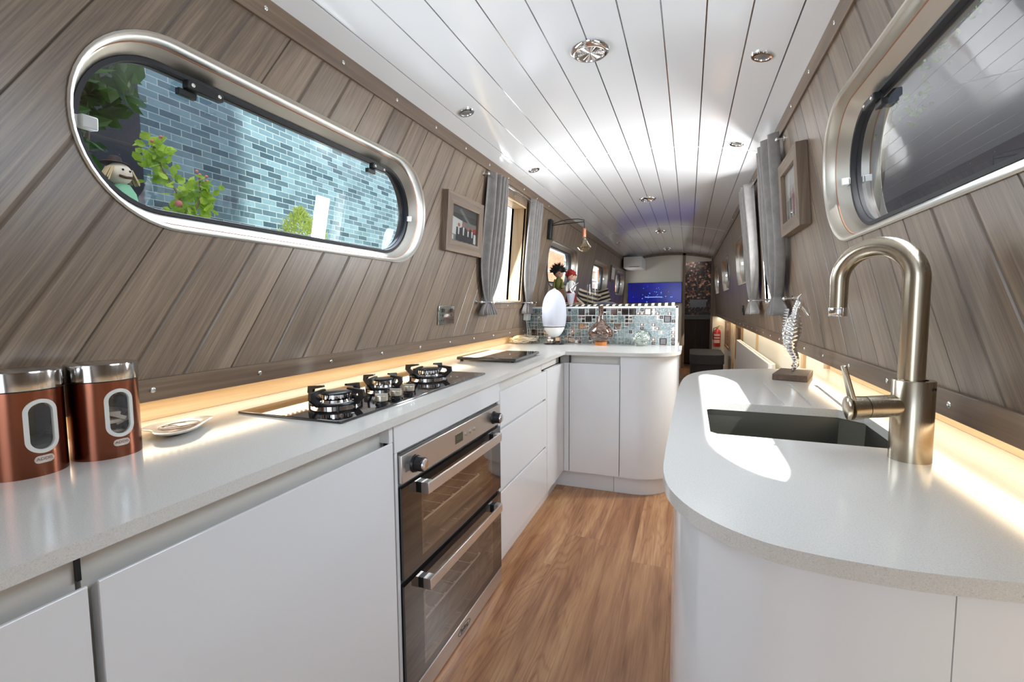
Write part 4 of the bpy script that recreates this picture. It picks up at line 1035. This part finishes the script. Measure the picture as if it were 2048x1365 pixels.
# ------------------------------------------------------------------ seahorse ornament
t = thing('seahorse_ornament', 'silver seahorse sculpture on a dark wooden block at the far end of the sink worktop', 'ornament', (.345, 1.88, WT))
Ms = Matrix.Translation((.352, 1.885, WT)) @ Matrix.Rotation(math.radians(-17), 4, 'Z')
MB().box(-.052, .052, -.092, .092, 0, .021, M=Ms).build('wooden_base', wood('dark_walnut', '40332a', '5c4a3c', '75604e', axis=1, rough=.5), t, bevel=.002)
# body lies in the plane facing the camera: axis u across, v up
u_ = Vector((math.cos(.05), math.sin(.05), 0)); sx0 = Vector((.345, 1.88, WT))
def S(u, v, q=0): return sx0+u_*u+Vector((0, 0, v))+Vector((0, -1, 0))*q
path = [(.004, .022, .004), (.010, .040, .008), (.014, .062, .010), (.008, .082, .012), (-.002, .104, .014), (-.006, .130, .023), (-.004, .158, .029), (.0, .186, .028), (.004, .210, .021), (.007, .232, .012), (.010, .248, .012), (.016, .258, .013)]
pp = []; rd = []
for i in range(len(path)-1):
    for k_ in range(6):
        f_ = k_/6; a, c_ = path[i], path[i+1]; pp.append(S(a[0]+(c_[0]-a[0])*f_, a[1]+(c_[1]-a[1])*f_)); rd.append((a[2]+(c_[2]-a[2])*f_)*(1+.10*((len(pp) % 3 == 0))))
M_silver = mat('polished_silver', (.82, .82, .82), .10, 1)
MB().tube(pp, rd, 14).build('body', M_silver, t, smooth=50)
h = MB().sphere(S(.018, .262), (.015, .012, .014), 16, 12); h.tube([S(.022, .258), S(.034, .244), S(.043, .228), S(.046, .222)], [.010, .007, .005, .006], 10)
h.tube([S(.012, .270), S(.014, .284), S(.022, .296)], [.006, .004, .001], 8); h.build('head', M_silver, t)
fn = MB(); n = 18
for i in range(n):
    z0 = .075+i*.0095; fn.add([S(-.012-.010*math.sin(PI*i/n), z0, .001), S(-.028-.008*math.sin(PI*i/n), z0+.006, .0), S(-.012-.010*math.sin(PI*i/n), z0+.009, .001), S(-.012-.010*math.sin(PI*i/n), z0+.004, -.006)], [(0, 1, 3), (1, 2, 3), (0, 2, 1)])
fn.build('back_fin', M_silver, t, smooth=0)
tl = MB().tube([S(.014, .062), S(.018, .045), S(.010, .034), S(.002, .044), S(.008, .050)], [.008, .006, .005, .004, .002], 10); tl.cyl(S(.004, .018), S(.004, .034), .004); tl.build('curled_tail', mat('brown_metal', (.25, .17, .12), .3, .8), t)

# ------------------------------------------------------------------ pendant wall lamp
bx = WP('left', 3.50, 1.70, 0)
t = thing('pendant_lamp', 'black wall bracket with a copper lamp holder and clear diamond-shaped bulb hanging from it', 'lamp', tuple(bx))
wbox(MB(), 'left', 3.47, 3.53, 1.585, 1.735, .008, .030).build('wall_bracket', M_black, t, bevel=.003)
ex = Vector((-.745, 3.5, 1.712))
MB().tube([WP('left', 3.5, 1.69, .02), (-.90, 3.5, 1.695), ex+Vector((0, 0, -.012))], .004, 8).build('arm', M_black, t)
MB().tube([WP('left', 3.5, 1.70, .03), (-.93, 3.5, 1.716), (-.87, 3.5, 1.725), (-.79, 3.5, 1.723), ex, ex+Vector((.003, 0, -.03)), (-.742, 3.5, 1.645)], .0032, 8).build('flex', M_black, t)
MB().lathe([(.006, .068), (.014, .062), (.0165, .055), (.0165, 0), (.014, -.002)], (-.742, 3.5, 1.585), 24).build('lamp_holder', mat('satin_copper', (.80, .36, .22), .3, 1), t)
M_bulb = glass_thin('smoked_bulb_glass', 1.5, (.95, .88, .70), extra=.06)
bb = MB().lathe([(.013, 0), (.018, -.020), (.030, -.045), (.052, -.075), (.036, -.094), (.014, -.107), (1e-4, -.108)], (-.742, 3.5, 1.585), 10, caps=False).build('bulb', M_bulb, t, smooth=0)
MB().tube([(-.742+.006*math.cos(a*1.0), 3.5+.006*math.sin(a), 1.56-.045*i/20) for i, a in [(i, i*1.2) for i in range(21)]], .0007, 5).build('filament', mat('filament', (.5, .3, .1), .4, 1), bb)

# ------------------------------------------------------------------ saloon
t = thing('sofa', 'dark blue sofa with a rounded back behind the mosaic half wall', 'sofa', (-.75, 4.3, 0))
MB().box(-1.06, -.30, 3.33, 3.46, .05, 1.045).build('backrest', M_navy, t, bevel=.05, seg=4)
MB().box(-1.07, -.45, 3.50, 5.6, .12, .46).build('seat', M_navy, t, bevel=.05, seg=4)
MB().box(-1.06, -.93, 3.5, 5.7, .40, .90).build('side_backrest', M_navy, t, bevel=.05, seg=4)
for (xa, ya, za, r_) in ((-.60, 3.60, 1.03, .10), (-.42, 3.95, 1.0, .07)):
    MB().sphere((xa, ya, za), (.13 if xa < -.5 else .10, .09, .075), 20, 12).build('back_cushion', M_navy, t)
def cushion(x, y, z, rx, ry, rz, label, w_=.19):
    t = thing('striped_cushion', label, 'cushion', (x, y, z-w_/2), 'striped cushions on the sofa')
    N = 18; b = MB(); Mq = Matrix.Translation((x, y, z)) @ Matrix.Rotation(rz, 4, 'Z') @ Matrix.Rotation(ry, 4, 'Y') @ Matrix.Rotation(rx, 4, 'X')
    for sgn in (1, -1):
        vs = []; fs = []
        for j in range(N+1):
            for i in range(N+1):
                u, v = i/N*2-1, j/N*2-1; th = .055*(max(0, (1-u**4)*(1-v**4)))**.5; pin = 1-.06*(1-abs(u*v))
                vs.append((u*w_*pin, sgn*th, v*w_*pin))
        for j in range(N):
            for i in range(N): a = j*(N+1)+i; fs.append((a, a+1, a+N+2, a+N+1))
        b.add(vs, fs)
    o = b.build('cover', M_cush, None, smooth=180, weld=True); o.parent = t; o.matrix_parent_inverse = Matrix.Translation(-Vector(t.location)); o.matrix_basis = Mq
    return t
cushion(-.925, 4.50, 1.105, .25, .30, .15, 'black and cream striped cushion leaning behind the glass cylinder, left one of the pair', .112)
cushion(-.850, 4.86, 1.120, .15, -.25, -.2, 'black and cream striped cushion behind the glass cylinder, right one of the pair', .108)
cushion(-.93, 3.98, 1.06, -.1, .75, .2, 'black and cream striped cushion half hidden beside the white speaker', .095)
# striped throw over the top of the half wall
o = MB(); NU, NV = 60, 12; vs = []
for j in range(NV+1):
    for i in range(NU+1):
        x = -.90+.815*i/NU; v = j/NV; y = MY+.005+.17*v
        z = 1.0685+.008*math.sin(PI*min(1, v*1.3))+.010*(i/NU)**3*math.sin(PI*min(1, v*1.2))+.0008*math.sin(i*.9)
        if v > .8: z -= (v-.8)*.10
        vs.append((x, y, z))
o.add(vs, [(j*(NU+1)+i, j*(NU+1)+i+1, (j+1)*(NU+1)+i+1, (j+1)*(NU+1)+i) for j in range(NV) for i in range(NU)])
o = o.build('striped_throw', M_throw, smooth=180); sm = o.modifiers.new('s', 'SOLIDIFY'); sm.thickness = .004; sm.offset = 1
tag(o, 'black and cream striped throw folded over the top of the mosaic half wall', 'blanket')
# glass cylinder and planter with silver figure
o = MB().lathe([(.038, 0), (.038, .13), (.036, .13), (.036, .004), (1e-4, .004)], (-.632, 3.262, 1.090), 32).build('glass_cylinder', glass_thin('clear_glass_vase', 1.18), smooth=50, loc=(-.632, 3.262, 1.09))
tag(o, 'clear glass cylinder vase on the striped throw above the mosaic wall', 'vase')
t = thing('silver_vase', 'tapered silver vase with a curved silver figure standing on the ledge behind the speaker', 'vase', (-.79, 3.27, 1.075))
MB().lathe([(.016, 0), (.034, .080), (.032, .080), (.014, .004)], (-.79, 3.27, 1.082), 24).build('cone', mat('lilac_silver', (.62, .62, .72), .25, .6), t)
MB().tube([(-.79, 3.27, 1.12), (-.772, 3.27, 1.16), (-.790, 3.27, 1.19), (-.765, 3.27, 1.215), (-.735, 3.27, 1.235)], [.012, .012, .016, .010, .003], 10).build('figure', M_chrome, t)
# two rag dolls
def doll(x, y, z, hair, top, skirt, label, spiky, sc=1.0, face=(.62, .36, .26)):
    t = thing('rag_doll', label, 'doll', (x, y, z), 'rag dolls by the first saloon window'); q = lambda a, b, c: (x+a*sc, y+b*sc, z+c*sc)
    MB().lathe([(.050*sc, 0), (.040*sc, .06*sc), (.022*sc, .12*sc), (.026*sc, .15*sc), (.012*sc, .175*sc)], (x, y, z), 20).build('dress', mat('doll_cloth', skirt, .9), t)
    b = MB().lathe([(.030*sc, .085*sc), (.033*sc, .14*sc), (.016*sc, .172*sc)], (x, y, z), 16)
    b.tube([q(-.022, -.01, .155), q(-.034, -.02, .12), q(-.030, -.035, .085)], [.012*sc, .010*sc, .009*sc], 10); b.tube([q(.022, -.01, .155), q(.034, -.02, .12), q(.030, -.035, .09)], [.012*sc, .010*sc, .009*sc], 10)
    b.build('top', mat('doll_top', top, .9), t)
    hd = MB().sphere(q(0, 0, .205), (.034*sc, .032*sc, .036*sc), 18, 12); hd.sphere(q(.018, -.030, .203), .006*sc, 8, 6); hd.build('head', mat('doll_face', face, .7), t)
    e = MB().sphere(q(-.003, -.032, .212), .0035*sc, 8, 6); e.sphere(q(.020, -.026, .214), .0035*sc, 8, 6); e.build('eyes', M_black, t)
    rr = random.Random(9); hb = MB().sphere(q(-.006, .008, .218), (.042*sc, .040*sc, .042*sc), 16, 10)
    for i in range(190 if spiky else 110):
        a = rr.uniform(0, 2*PI); el = rr.uniform(-.1, 1.4); d = Vector((math.cos(a)*math.cos(el)-.15, math.sin(a)*math.cos(el)+.25, math.sin(el))).normalized()
        c0 = Vector(q(-.006, .008, .218))+d*.030*sc; L_ = (.038 if spiky else .016)*sc*rr.uniform(.6, 1.2); hb.cyl(c0, c0+d*L_, (.006 if spiky else .009)*sc, .0015*sc if spiky else .005*sc, 5)
    hb.build('hair', mat('doll_hair', hair, .8), t)
doll(-.945, 3.52, 1.115, '120d0c', '5a5c28', '5c3a1c', 'rag doll with spiky black hair and yellow-green top in front of the first saloon window', True, 1.02, (.35, .19, .12))
doll(-.865, 3.60, 1.10, '8c2014', 'd8d8d4', '6a1f1c', 'rag doll with red hair and white top in front of the first saloon window', False, .98)
o = MB().box(-1.04, -.80, 3.48, 3.67, 1.05, 1.10).build('doll_shelf', M_trim, bevel=.002); tag(o, 'small timber ledge behind the speaker carrying the two rag dolls', 'shelf')

# end of the saloon
def poly_wall(x0, x1, zb, y, th, nm, mt, par=None, dz=0):
    top = arcpts(x0, x1, 16, dz); return MB().slab([(x1, zb), (x0, zb)]+top, [], lambda u, v, q: Vector((u, q, v)), y, y+th).build(nm, mt, par, smooth=0)
e = poly_wall(XC-HB, -.105, 0, Y1, .03, 'wall_end', M_cream); struct(e)
poly_wall(-.06, .335, 1.775, Y1, .03, 'lintel', M_cream, e); MB().box(.335, XC+HB, Y1, Y1+.03, 0, 1.86).build('side_panel', M_trimv, e)
MB().box(-.105, -.06, Y1-.02, Y1+.04, 0, 1.92).build('door_post', M_trimv, e)
b = MB().slab(arcpts(-.74, .33, 20, -.045)+arcpts(-.74, .33, 20, -.005)[::-1], [], lambda u, v, q: Vector((u, q, v)), Y1-.02, Y1-.001); b.build('arched_trim', M_trim, e, smooth=30)
# bathroom beyond the opening
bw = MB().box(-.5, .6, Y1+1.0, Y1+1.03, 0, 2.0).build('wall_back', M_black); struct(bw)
def pebble():
    mt, nt, p = nmat('dark_bronze_pebble_mosaic'); g = G(nt); tc = g.n('ShaderNodeTexCoord')
    vo = g.n('ShaderNodeTexVoronoi', feature='F1', ins={'Vector': tc.outputs['Object'], 'Scale': 34.0})
    n = g.n('ShaderNodeTexWhiteNoise', noise_dimensions='3D', ins={'Vector': vo.outputs['Color']}).outputs[0]
    g.link(g.ramp(n, [(.35, '0d0908'), (.6, '402719'), (.85, '86523a'), (.97, 'd8a88c')]), p.inputs['Base Color']); p.inputs['Roughness'].default_value = .35
    return mt
MB().box(-.5, .52, Y1+.98, Y1+.999, .85, 1.9).build('mosaic_lining', pebble(), bw)
struct(MB().box(.42, .45, Y1+.03, Y1+1.0, 0, 2.0).build('wall_return', mat('plain_grey_wall', (.20, .20, .20), .4)))  # both return walls in one even grey
struct(MB().box(-.52, -.49, Y1+.03, Y1+1.0, 0, 2.0).build('wall_return', mat('plain_grey_wall2', (.20, .20, .20), .4)))
t = thing('vanity_unit', 'dark wood cabinet with grey counter seen through the far doorway', 'cabinet', (-.03, Y1+.75, 0))
MB().box(-.3, .42, Y1+.60, Y1+.975, .02, .80).build('body', wood('dark_brown_wood', '2a1c15', '3c2a20', '4c382b', axis=2, rough=.5), t); MB().box(-.3, .42, Y1+.57, Y1+.975, .80, .88).build('counter', mat('grey_counter', (.18, .17, .16), .3), t, bevel=.01)
MB().box(.20, .207, Y1+.590, Y1+.60, .06, .76).build('door_gap', M_black, t)
o = MB().box(.02, .30, Y1+.955, Y1+.97, 1.02, 1.16).build('glass_shelf', mat('grey_shelf', (.25, .26, .27), .3)); tag(o, 'small grey shelf block on the dark mosaic wall beyond the doorway', 'shelf')
# television
t = thing('television', 'wide flat television with a glowing blue screen below the cream end panel', 'television', (-.535, Y1-.05, 1.10))
MB().box(-.985, -.108, Y1-.055, Y1-.02, 1.10, 1.447).build('casing', M_black, t, bevel=.004)
mt, nt, p = nmat('blue_screen'); g = G(nt); tc = g.n('ShaderNodeTexCoord'); sx = g.n('ShaderNodeSeparateXYZ', ins={0: tc.outputs['Object']})
p.inputs['Base Color'].default_value = (.005, .005, .01, 1); p.inputs['Roughness'].default_value = .15
g.link(g.ramp(g.noise(g.comb(g.m('MULTIPLY', sx.outputs[0], 3.0), 0.0, g.m('MULTIPLY', sx.outputs[2], 2.0)), 1, 2, .5), [(.35, '04066e'), (.55, '070c98'), (.75, '1c1488')]), p.inputs['Emission Color']); p.inputs['Emission Strength'].default_value = .7
sc_ = MB().box(-.977, -.116, Y1-.057, Y1-.0545, 1.108, 1.440).build('screen', mt, t)
d = MB(); rs = random.Random(4)
for i in range(26):
    x, z, r_ = -.55+rs.gauss(0, .17), 1.26+rs.gauss(0, .07), rs.uniform(.003, .009)
    d.lathe([(r_, 0), (1e-4, .0005)], (x, Y1-.0575, z), 8, Vector((0, -1, 0)).to_track_quat('Z', 'Y').to_matrix(), caps=False)
d.build('light_dots', mat('screen_dots', (.1, .3, .8), .5, emis='4fa0ff', es=1.3), sc_)
MB().box(-.70, -.42, Y1-.0580, Y1-.0572, 1.196, 1.207).build('text_bar', mat('screen_bar', (.3, .4, .8), .5, emis='8fb0ff', es=.9), sc_)
# white wall heater cabinet
t = thing('wall_unit', 'white box unit mounted high in the far left corner', 'wall unit', (-.83, 7.8, 1.65))
MB().box(-.985, -.70, 7.62, 8.29, 1.655, 1.835).build('housing', M_whitem, t, bevel=.008, seg=3); MB().box(-.90, -.74, 7.612, 7.621, 1.672, 1.678).build('slot', M_black, t)
# footstool
t = thing('footstool', 'dark padded footstool in the aisle of the saloon', 'footstool', (.235, 6.9, 0))
MB().slab(rrect(.025, .445, 6.45, 7.35, .12, 8), [], qz, .30, .42).build('cushion_top', mat('charcoal_fabric', (.045, .045, .05), .9), t, bevel=.03, seg=4, smooth=50)
MB().slab(rrect(.035, .435, 6.46, 7.34, .11, 8), [], qz, .0, .31).build('body', mat('charcoal_fabric_side', (.03, .03, .033), .9), t, smooth=50)
# fire extinguisher
ex_, ey_ = .425, 7.92
t = thing('fire_extinguisher', 'red fire extinguisher hanging in the lit recess by the far doorway', 'fire extinguisher', (ex_, ey_, .41))
MB().lathe([(.045, 0), (.052, .008), (.052, .235), (.042, .262), (.018, .275), (.016, .285)], (ex_, ey_, .41), 32).build('cylinder', mat('red_paint', (.55, .02, .02), .25, coat=.5), t, smooth=50)
lb = MB(); q = .0524
for i in range(7):
    a0 = math.radians(-150+i*15); a1 = math.radians(-150+(i+1)*15)
    for (z0, z1) in ((.06, .11), (.13, .15), (.17, .20)): lb.add([(ex_+q*math.cos(a), ey_+q*math.sin(a), .41+z) for a, z in ((a0, z0), (a1, z0), (a1, z1), (a0, z1))], [(0, 1, 2, 3)])
lb.build('label', mat('label_print', (.75, .55, .5), .5), t)
v = MB().cyl((ex_, ey_, .69), (ex_, ey_, .725), .014, n=14); v.tube([(ex_, ey_, .72), (ex_+.03, ey_-.01, .742), (ex_+.075, ey_-.02, .735)], .006, 8); v.tube([(ex_, ey_, .715), (ex_+.04, ey_-.01, .712), (ex_+.07, ey_-.02, .70)], .005, 8)
v.build('valve', mat('brass_valve', (.65, .45, .15), .3, .8), t); MB().tube([(ex_-.01, ey_, .71), (ex_-.05, ey_-.01, .70), (ex_-.062, ey_-.01, .62), (ex_-.058, ey_-.01, .52)], .006, 8).build('hose', M_black, t)
MB().box(.36, XC+HB, 8.02, 8.05, 0, ZG).build('panel', M_cream, e)
# radiator
t = thing('radiator', 'cream panel radiator on the right side below the LED-lit gunwale', 'radiator', (.50, 4.35, .12))
b = MB().box(.478, .490, 3.30, 5.42, .14, .70)
M_rad = mat('radiator_white', (.78, .77, .72), .35)
b.build('front_panel', M_rad, t, bevel=.006, seg=3); MB().box(.505, .518, 3.30, 5.42, .14, .70).build('rear_panel', M_rad, t, bevel=.004)
g_ = MB()
for i in range(70): g_.box(.490, .505, 3.315+i*.030, 3.318+i*.030, .16, .702)
g_.build('top_grille', M_rad, t, smooth=0); MB().cyl((.49, 3.26, .62), (.49, 3.26, .70), .018, .015, 20).build('thermostat_knob', M_whitem, t); MB().cyl((.51, 3.29, .0), (.51, 3.29, .2), .008).build('pipe', M_chrome, t)
MB().box(.518, .541, 3.6, 3.65, .3, .6).build('wall_bracket', M_rad, t)
for (y0, y1, lb) in ((6.95, 7.75, 'copper-framed picture under the gunwale by the fire extinguisher'), (5.42, 6.0, 'gold-framed dark picture under the gunwale beside the radiator')):
    t = thing('low_picture', lb, 'picture', (.54, y0, .45), 'pictures under the right gunwale')
    MB().slab([(y0, .44), (y1, .44), (y1, .84), (y0, .84)], [[(y0+.03, .47), (y0+.03, .81), (y1-.03, .81), (y1-.03, .47)]], lambda u, v, q: Vector((q, u, v)), .520, .540).build('frame', mat('antique_copper', (.35, .2, .1), .35, .8), t)
    MB().box(.532, .539, y0+.02, y1-.02, .46, .82).build('photo', mat('dark_photo', (.06, .05, .05), .2), t)
kb = 0
for y in (2.20, 2.62, 4.28, 6.25, 6.60):
    struct(MB().box(.528, .542, y, y+.045, 0, ZG).build('trim_%d' % (20+kb), M_oakv)); kb += 1
#==PART4==
# ------------------------------------------------------------------ outside the boat
GZ = .35
o = MB().box(-40, -1.9, -10, 60, GZ-.3, GZ).build('ground', mat('paving_grey', (.35, .34, .32), .8)); struct(o)
o = MB().box(-1.9, 30, -20, 60, -.9, -.6).build('water', mat('canal_water', (.02, .03, .03), .05)); struct(o)
# blue glazed brick building along the towpath
t = thing('blue_brick_building', 'dark blue glazed brick building seen through the left pill window', 'building', (-5.3, 3, GZ))
o = MB().box(-5.6, -5.3, -3.0, 9.6, GZ, 5.4).build('brick_wall', M_brickL, t, smooth=0)
MB().box(-5.32, -5.24, 2.6, 3.22, GZ, 5.4).build('dark_pier', M_black, t)
t = thing('orange_brick_building', 'orange brick building with pale bands and glazed stair tower seen through the saloon windows', 'building', (-9, 30, GZ))
MB().box(-10, -9.0, 24, 35.0, GZ, 9).build('brick_wall', M_brickO, t, smooth=0); MB().box(-10, -9.0, 50.5, 80, GZ, 9).build('brick_wall', M_brickO, t, smooth=0)
MB().box(-9.9, -9.4, 35.0, 50.5, GZ, 9).build('stair_glazing', mat('green_glazing', (.22, .33, .32), .1, coat=1), t)
fb = MB()
for z in range(0, 9): fb.box(-9.4, -9.3, 35.0, 50.5, .6+z*1.0, .72+z*1.0)
for y in (35.0, 38.8, 42.6, 46.4, 50.3): fb.box(-9.4, -9.28, y, y+.2, GZ, 9)
fb.build('glazing_bars', M_pale, t)
o = MB().box(-7.2, -6.9, 10.5, 23.5, GZ, 8).build('hatch_white_backing', M_pale, smooth=0); tag(o, 'white wall added outside to make the left hatch burn out white', 'building')  # pale wall added so the hatch view burns out to white
# plants
def leaves(b, c, rad, n, size, rr, narrow=.5, up=.2):
    for i in range(n):
        d = Vector((rr.gauss(0, 1), rr.gauss(0, 1), rr.gauss(0, 1))); d.normalize(); p = Vector(c)+Vector((d.x*rad[0], d.y*rad[1], d.z*rad[2]))*rr.random()**.4
        leaf(b, p, size*rr.uniform(.6, 1.3), rr, narrow, up)
def leaf(b, p, s_, rr, narrow=.5, up=.2):
    ax = Vector((rr.gauss(0, 1), rr.gauss(0, 1), rr.gauss(0, 1)+up)).normalized(); sd = ax.cross(Vector((rr.gauss(0, 1), rr.gauss(0, 1), rr.gauss(0, 1)))).normalized(); nn = ax.cross(sd)
    w_ = s_*narrow
    vs = [p, p+ax*s_*.25+sd*w_*.7, p+ax*s_*.6+sd*w_*.8+nn*s_*.05, p+ax*s_, p+ax*s_*.6-sd*w_*.8+nn*s_*.05, p+ax*s_*.25-sd*w_*.7, p+ax*s_*.5-nn*s_*.06]
    b.add(vs, [(0, 1, 6), (1, 2, 6), (2, 3, 6), (3, 4, 6), (4, 5, 6), (5, 0, 6)])
M_leafb = leafmat('bright_leaf', '86b42a', 'bfe04c'); M_leafd = leafmat('dark_leaf', '1f3d18', '4c7a2c'); M_leafy = leafmat('conifer_leaf', 'b4cc50', 'e4f08c'); M_stem = mat('stem', (.20, .16, .08), .7)
rr = random.Random(21)
X = -1.85
t = thing('rose_bush', 'bright green rose stems with buds outside the left pill window', 'plant', (X, 1.25, GZ))
st = MB(); lf = MB(); bd = MB()
branches = [[(X, 1.27, GZ), (X, 1.27, 1.0), (X, 1.27, 1.38), (X+.02, 1.25, 1.50), (X, 1.20, 1.60), (X, 1.17, 1.69)], [(X, 1.27, 1.30), (X, 1.30, 1.42), (X+.02, 1.33, 1.52), (X, 1.345, 1.60)], [(X, 1.27, 1.35), (X-.03, 1.30, 1.45)]]
for B in branches:
    st.tube(B, .004, 6)
    for i in range(len(B)-1):
        for k_ in range(26 if i > 1 else 10):
            f_ = rr.random(); p = Vector(B[i]).lerp(Vector(B[i+1]), f_)
            if p.z > 1.2: leaf(lf, p+Vector((rr.gauss(0, .02), rr.gauss(0, .030), rr.gauss(0, .012))), rr.uniform(.028, .048), rr, .42)
leaves(lf, (X, 1.27, 1.38), (.07, .10, .09), 170, .040, rr, .42); leaves(lf, (X, 1.34, 1.50), (.05, .05, .09), 80, .036, rr, .42); leaves(lf, (X, 1.19, 1.63), (.05, .05, .07), 60, .034, rr, .42)
for i in range(14):
    c = (X, 1.19, 1.69) if i < 7 else (X, 1.35, 1.60); bd.sphere((c[0]+rr.gauss(0, .02), c[1]+rr.gauss(0, .02), c[2]+rr.gauss(0, .012)), .006, 8, 6)
bd.sphere((X+.03, 1.235, 1.475), .013, 10, 8)
st.build('stems', M_stem, t); lf.build('leaves', M_leafb, t, smooth=0)['kind'] = 'stuff'; bd.build('buds', mat('pink_bud', (.75, .25, .22), .6), t)
t = thing('conifer_shrub', 'yellow-green conifer shrub low in the left pill window', 'plant', (-2.3, 2.31, GZ))
MB().cyl((-2.3, 2.31, GZ), (-2.3, 2.31, 1.3), .03, .015).build('trunk', M_stem, t)
lf = MB()
for i in range(2200):
    h_ = rr.random(); z = 1.0+.68*h_; w_ = .46*(1-h_)**.7*(.75+.25*math.sin(i)); a = rr.uniform(0, 2*PI); p = Vector((-2.3+w_*math.cos(a)*rr.random()**.3, 2.31+w_*math.sin(a)*rr.random()**.3, z)); leaf(lf, p, rr.uniform(.025, .05), rr, .16, 1.2)
lf.build('foliage', M_leafy, t, smooth=0)['kind'] = 'stuff'
t = thing('hanging_plant', 'dark leafy plant trailing down at the near end of the left pill window', 'plant', (-1.7, .78, 1.3))
lf = MB(); leaves(lf, (-1.75, .86, 1.80), (.14, .19, .15), 420, .075, rr, .34, -.3); leaves(lf, (-1.72, .78, 1.56), (.12, .13, .22), 340, .065, rr, .34, -.3)
lf.build('leaves', M_leafd, t, smooth=0)['kind'] = 'stuff'
b = MB()
for i in range(9): y = .72+rr.uniform(0, .22); b.tube([(-1.75+rr.uniform(-.08, .08), y, 2.05), (-1.74, y+.03, 1.8), (-1.72, y-.02, 1.5)], .003, 6)
b.build('stems', M_stem, t)
t = thing('scarecrow_figure', 'small cloth scarecrow with cream face and green coat behind the window glass', 'ornament', (-1.55, .90, .95))
MB().lathe([(.085, 0), (.075, .20), (.050, .36), (.028, .40)], (-1.55, .925, 1.02), 20).build('coat', mat('mint_cloth', (.28, .62, .38), .9), t)
hd = MB().sphere((-1.55, .915, 1.468), (.048, .050, .050), 20, 14).build('head', mat('cream_cloth', (.80, .74, .58), .9), t)
b = MB().sphere((-1.504, .905, 1.48), .005, 8, 6); b.sphere((-1.506, .935, 1.478), .005, 8, 6); b.build('eyes', M_black, t)
MB().tube([(-1.506, .89, 1.45), (-1.500, .915, 1.445), (-1.506, .945, 1.45)], .006, 8).build('moustache', mat('brown_wool', (.10, .05, .03), .9), t)
hr = MB()
for i in range(60):
    a = rr.uniform(.9, 2*PI-.9); c0 = Vector((-1.55+.045*math.cos(a), .915+.048*math.sin(a), 1.49)); hr.cyl(c0, c0+Vector((.012*math.cos(a), .03*math.sin(a), -.05-.02*rr.random())), .004, .002, 5)
hr.build('straw_hair', mat('straw', (.62, .50, .28), .9), t)
MB().lathe([(.055, 0), (.050, .004), (.028, .008), (.024, .030), (.014, .036), (1e-4, .037)], (-1.56, .905, 1.512), 24).build('hat', mat('dark_felt', (.07, .05, .045), .9), t)
MB().cyl((-1.55, .915, -.25), (-1.55, .915, 1.05), .012).build('stake', M_stem, t)
t.scale = (.62, .62, .62); t.location = (-1.55, .878, 1.468-.518*.62)
# dark side to the right: tree canopy and dark wall
t = thing('warehouse_wall', 'dark building beyond the right-hand windows', 'building', (3.4, 6, 0))
MB().box(3.4, 3.8, .6, 13.0, -.6, 5.3).build('wall', mat('dark_wall', (.018, .018, .022), .7), t)
MB().box(3.4, 5.4, -9, -7.5, -.6, 13).build('shade_block_tower', bpy.data.materials['dark_wall'], t)  # unseen tower added only to carry the shading block
MB().box(3.4, 5.4, -9, -2.0, 13, 24).build('shade_block', bpy.data.materials['dark_wall'], t)  # raised block added out of view to shade part of the blue brick
t = thing('overhanging_tree', 'tree with glinting leaves outside the right-hand window', 'tree', (2.9, 5, -.6))
MB().cyl((3.2, 11.5, -.6), (3.0, 9.5, 4.3), .10, .05).build('trunk', M_stem, t)
lf = MB()
for i in range(26): c = (2.75+rr.uniform(-.3, .3), rr.uniform(2.6, 10.5), rr.choice((rr.uniform(3.9, 4.9), rr.uniform(.3, 1.9)))); leaves(lf, c, (.25, .55, .30), 46, .09, rr, .4, -.2)
lf.build('leaves', leafmat('tree_leaf', '27401f', '587a3a'), t, smooth=0)['kind'] = 'stuff'
# stern end behind the camera
e = MB().box(XC-HB, -.86, Y0-.06, Y0-.03, 0, 2.0); e.box(.20, XC+HB, Y0-.06, Y0-.03, 0, 2.0); e.box(-.86, .20, Y0-.06, Y0-.03, 1.84, 2.0)
struct(e.build('wall_stern', M_trimv))
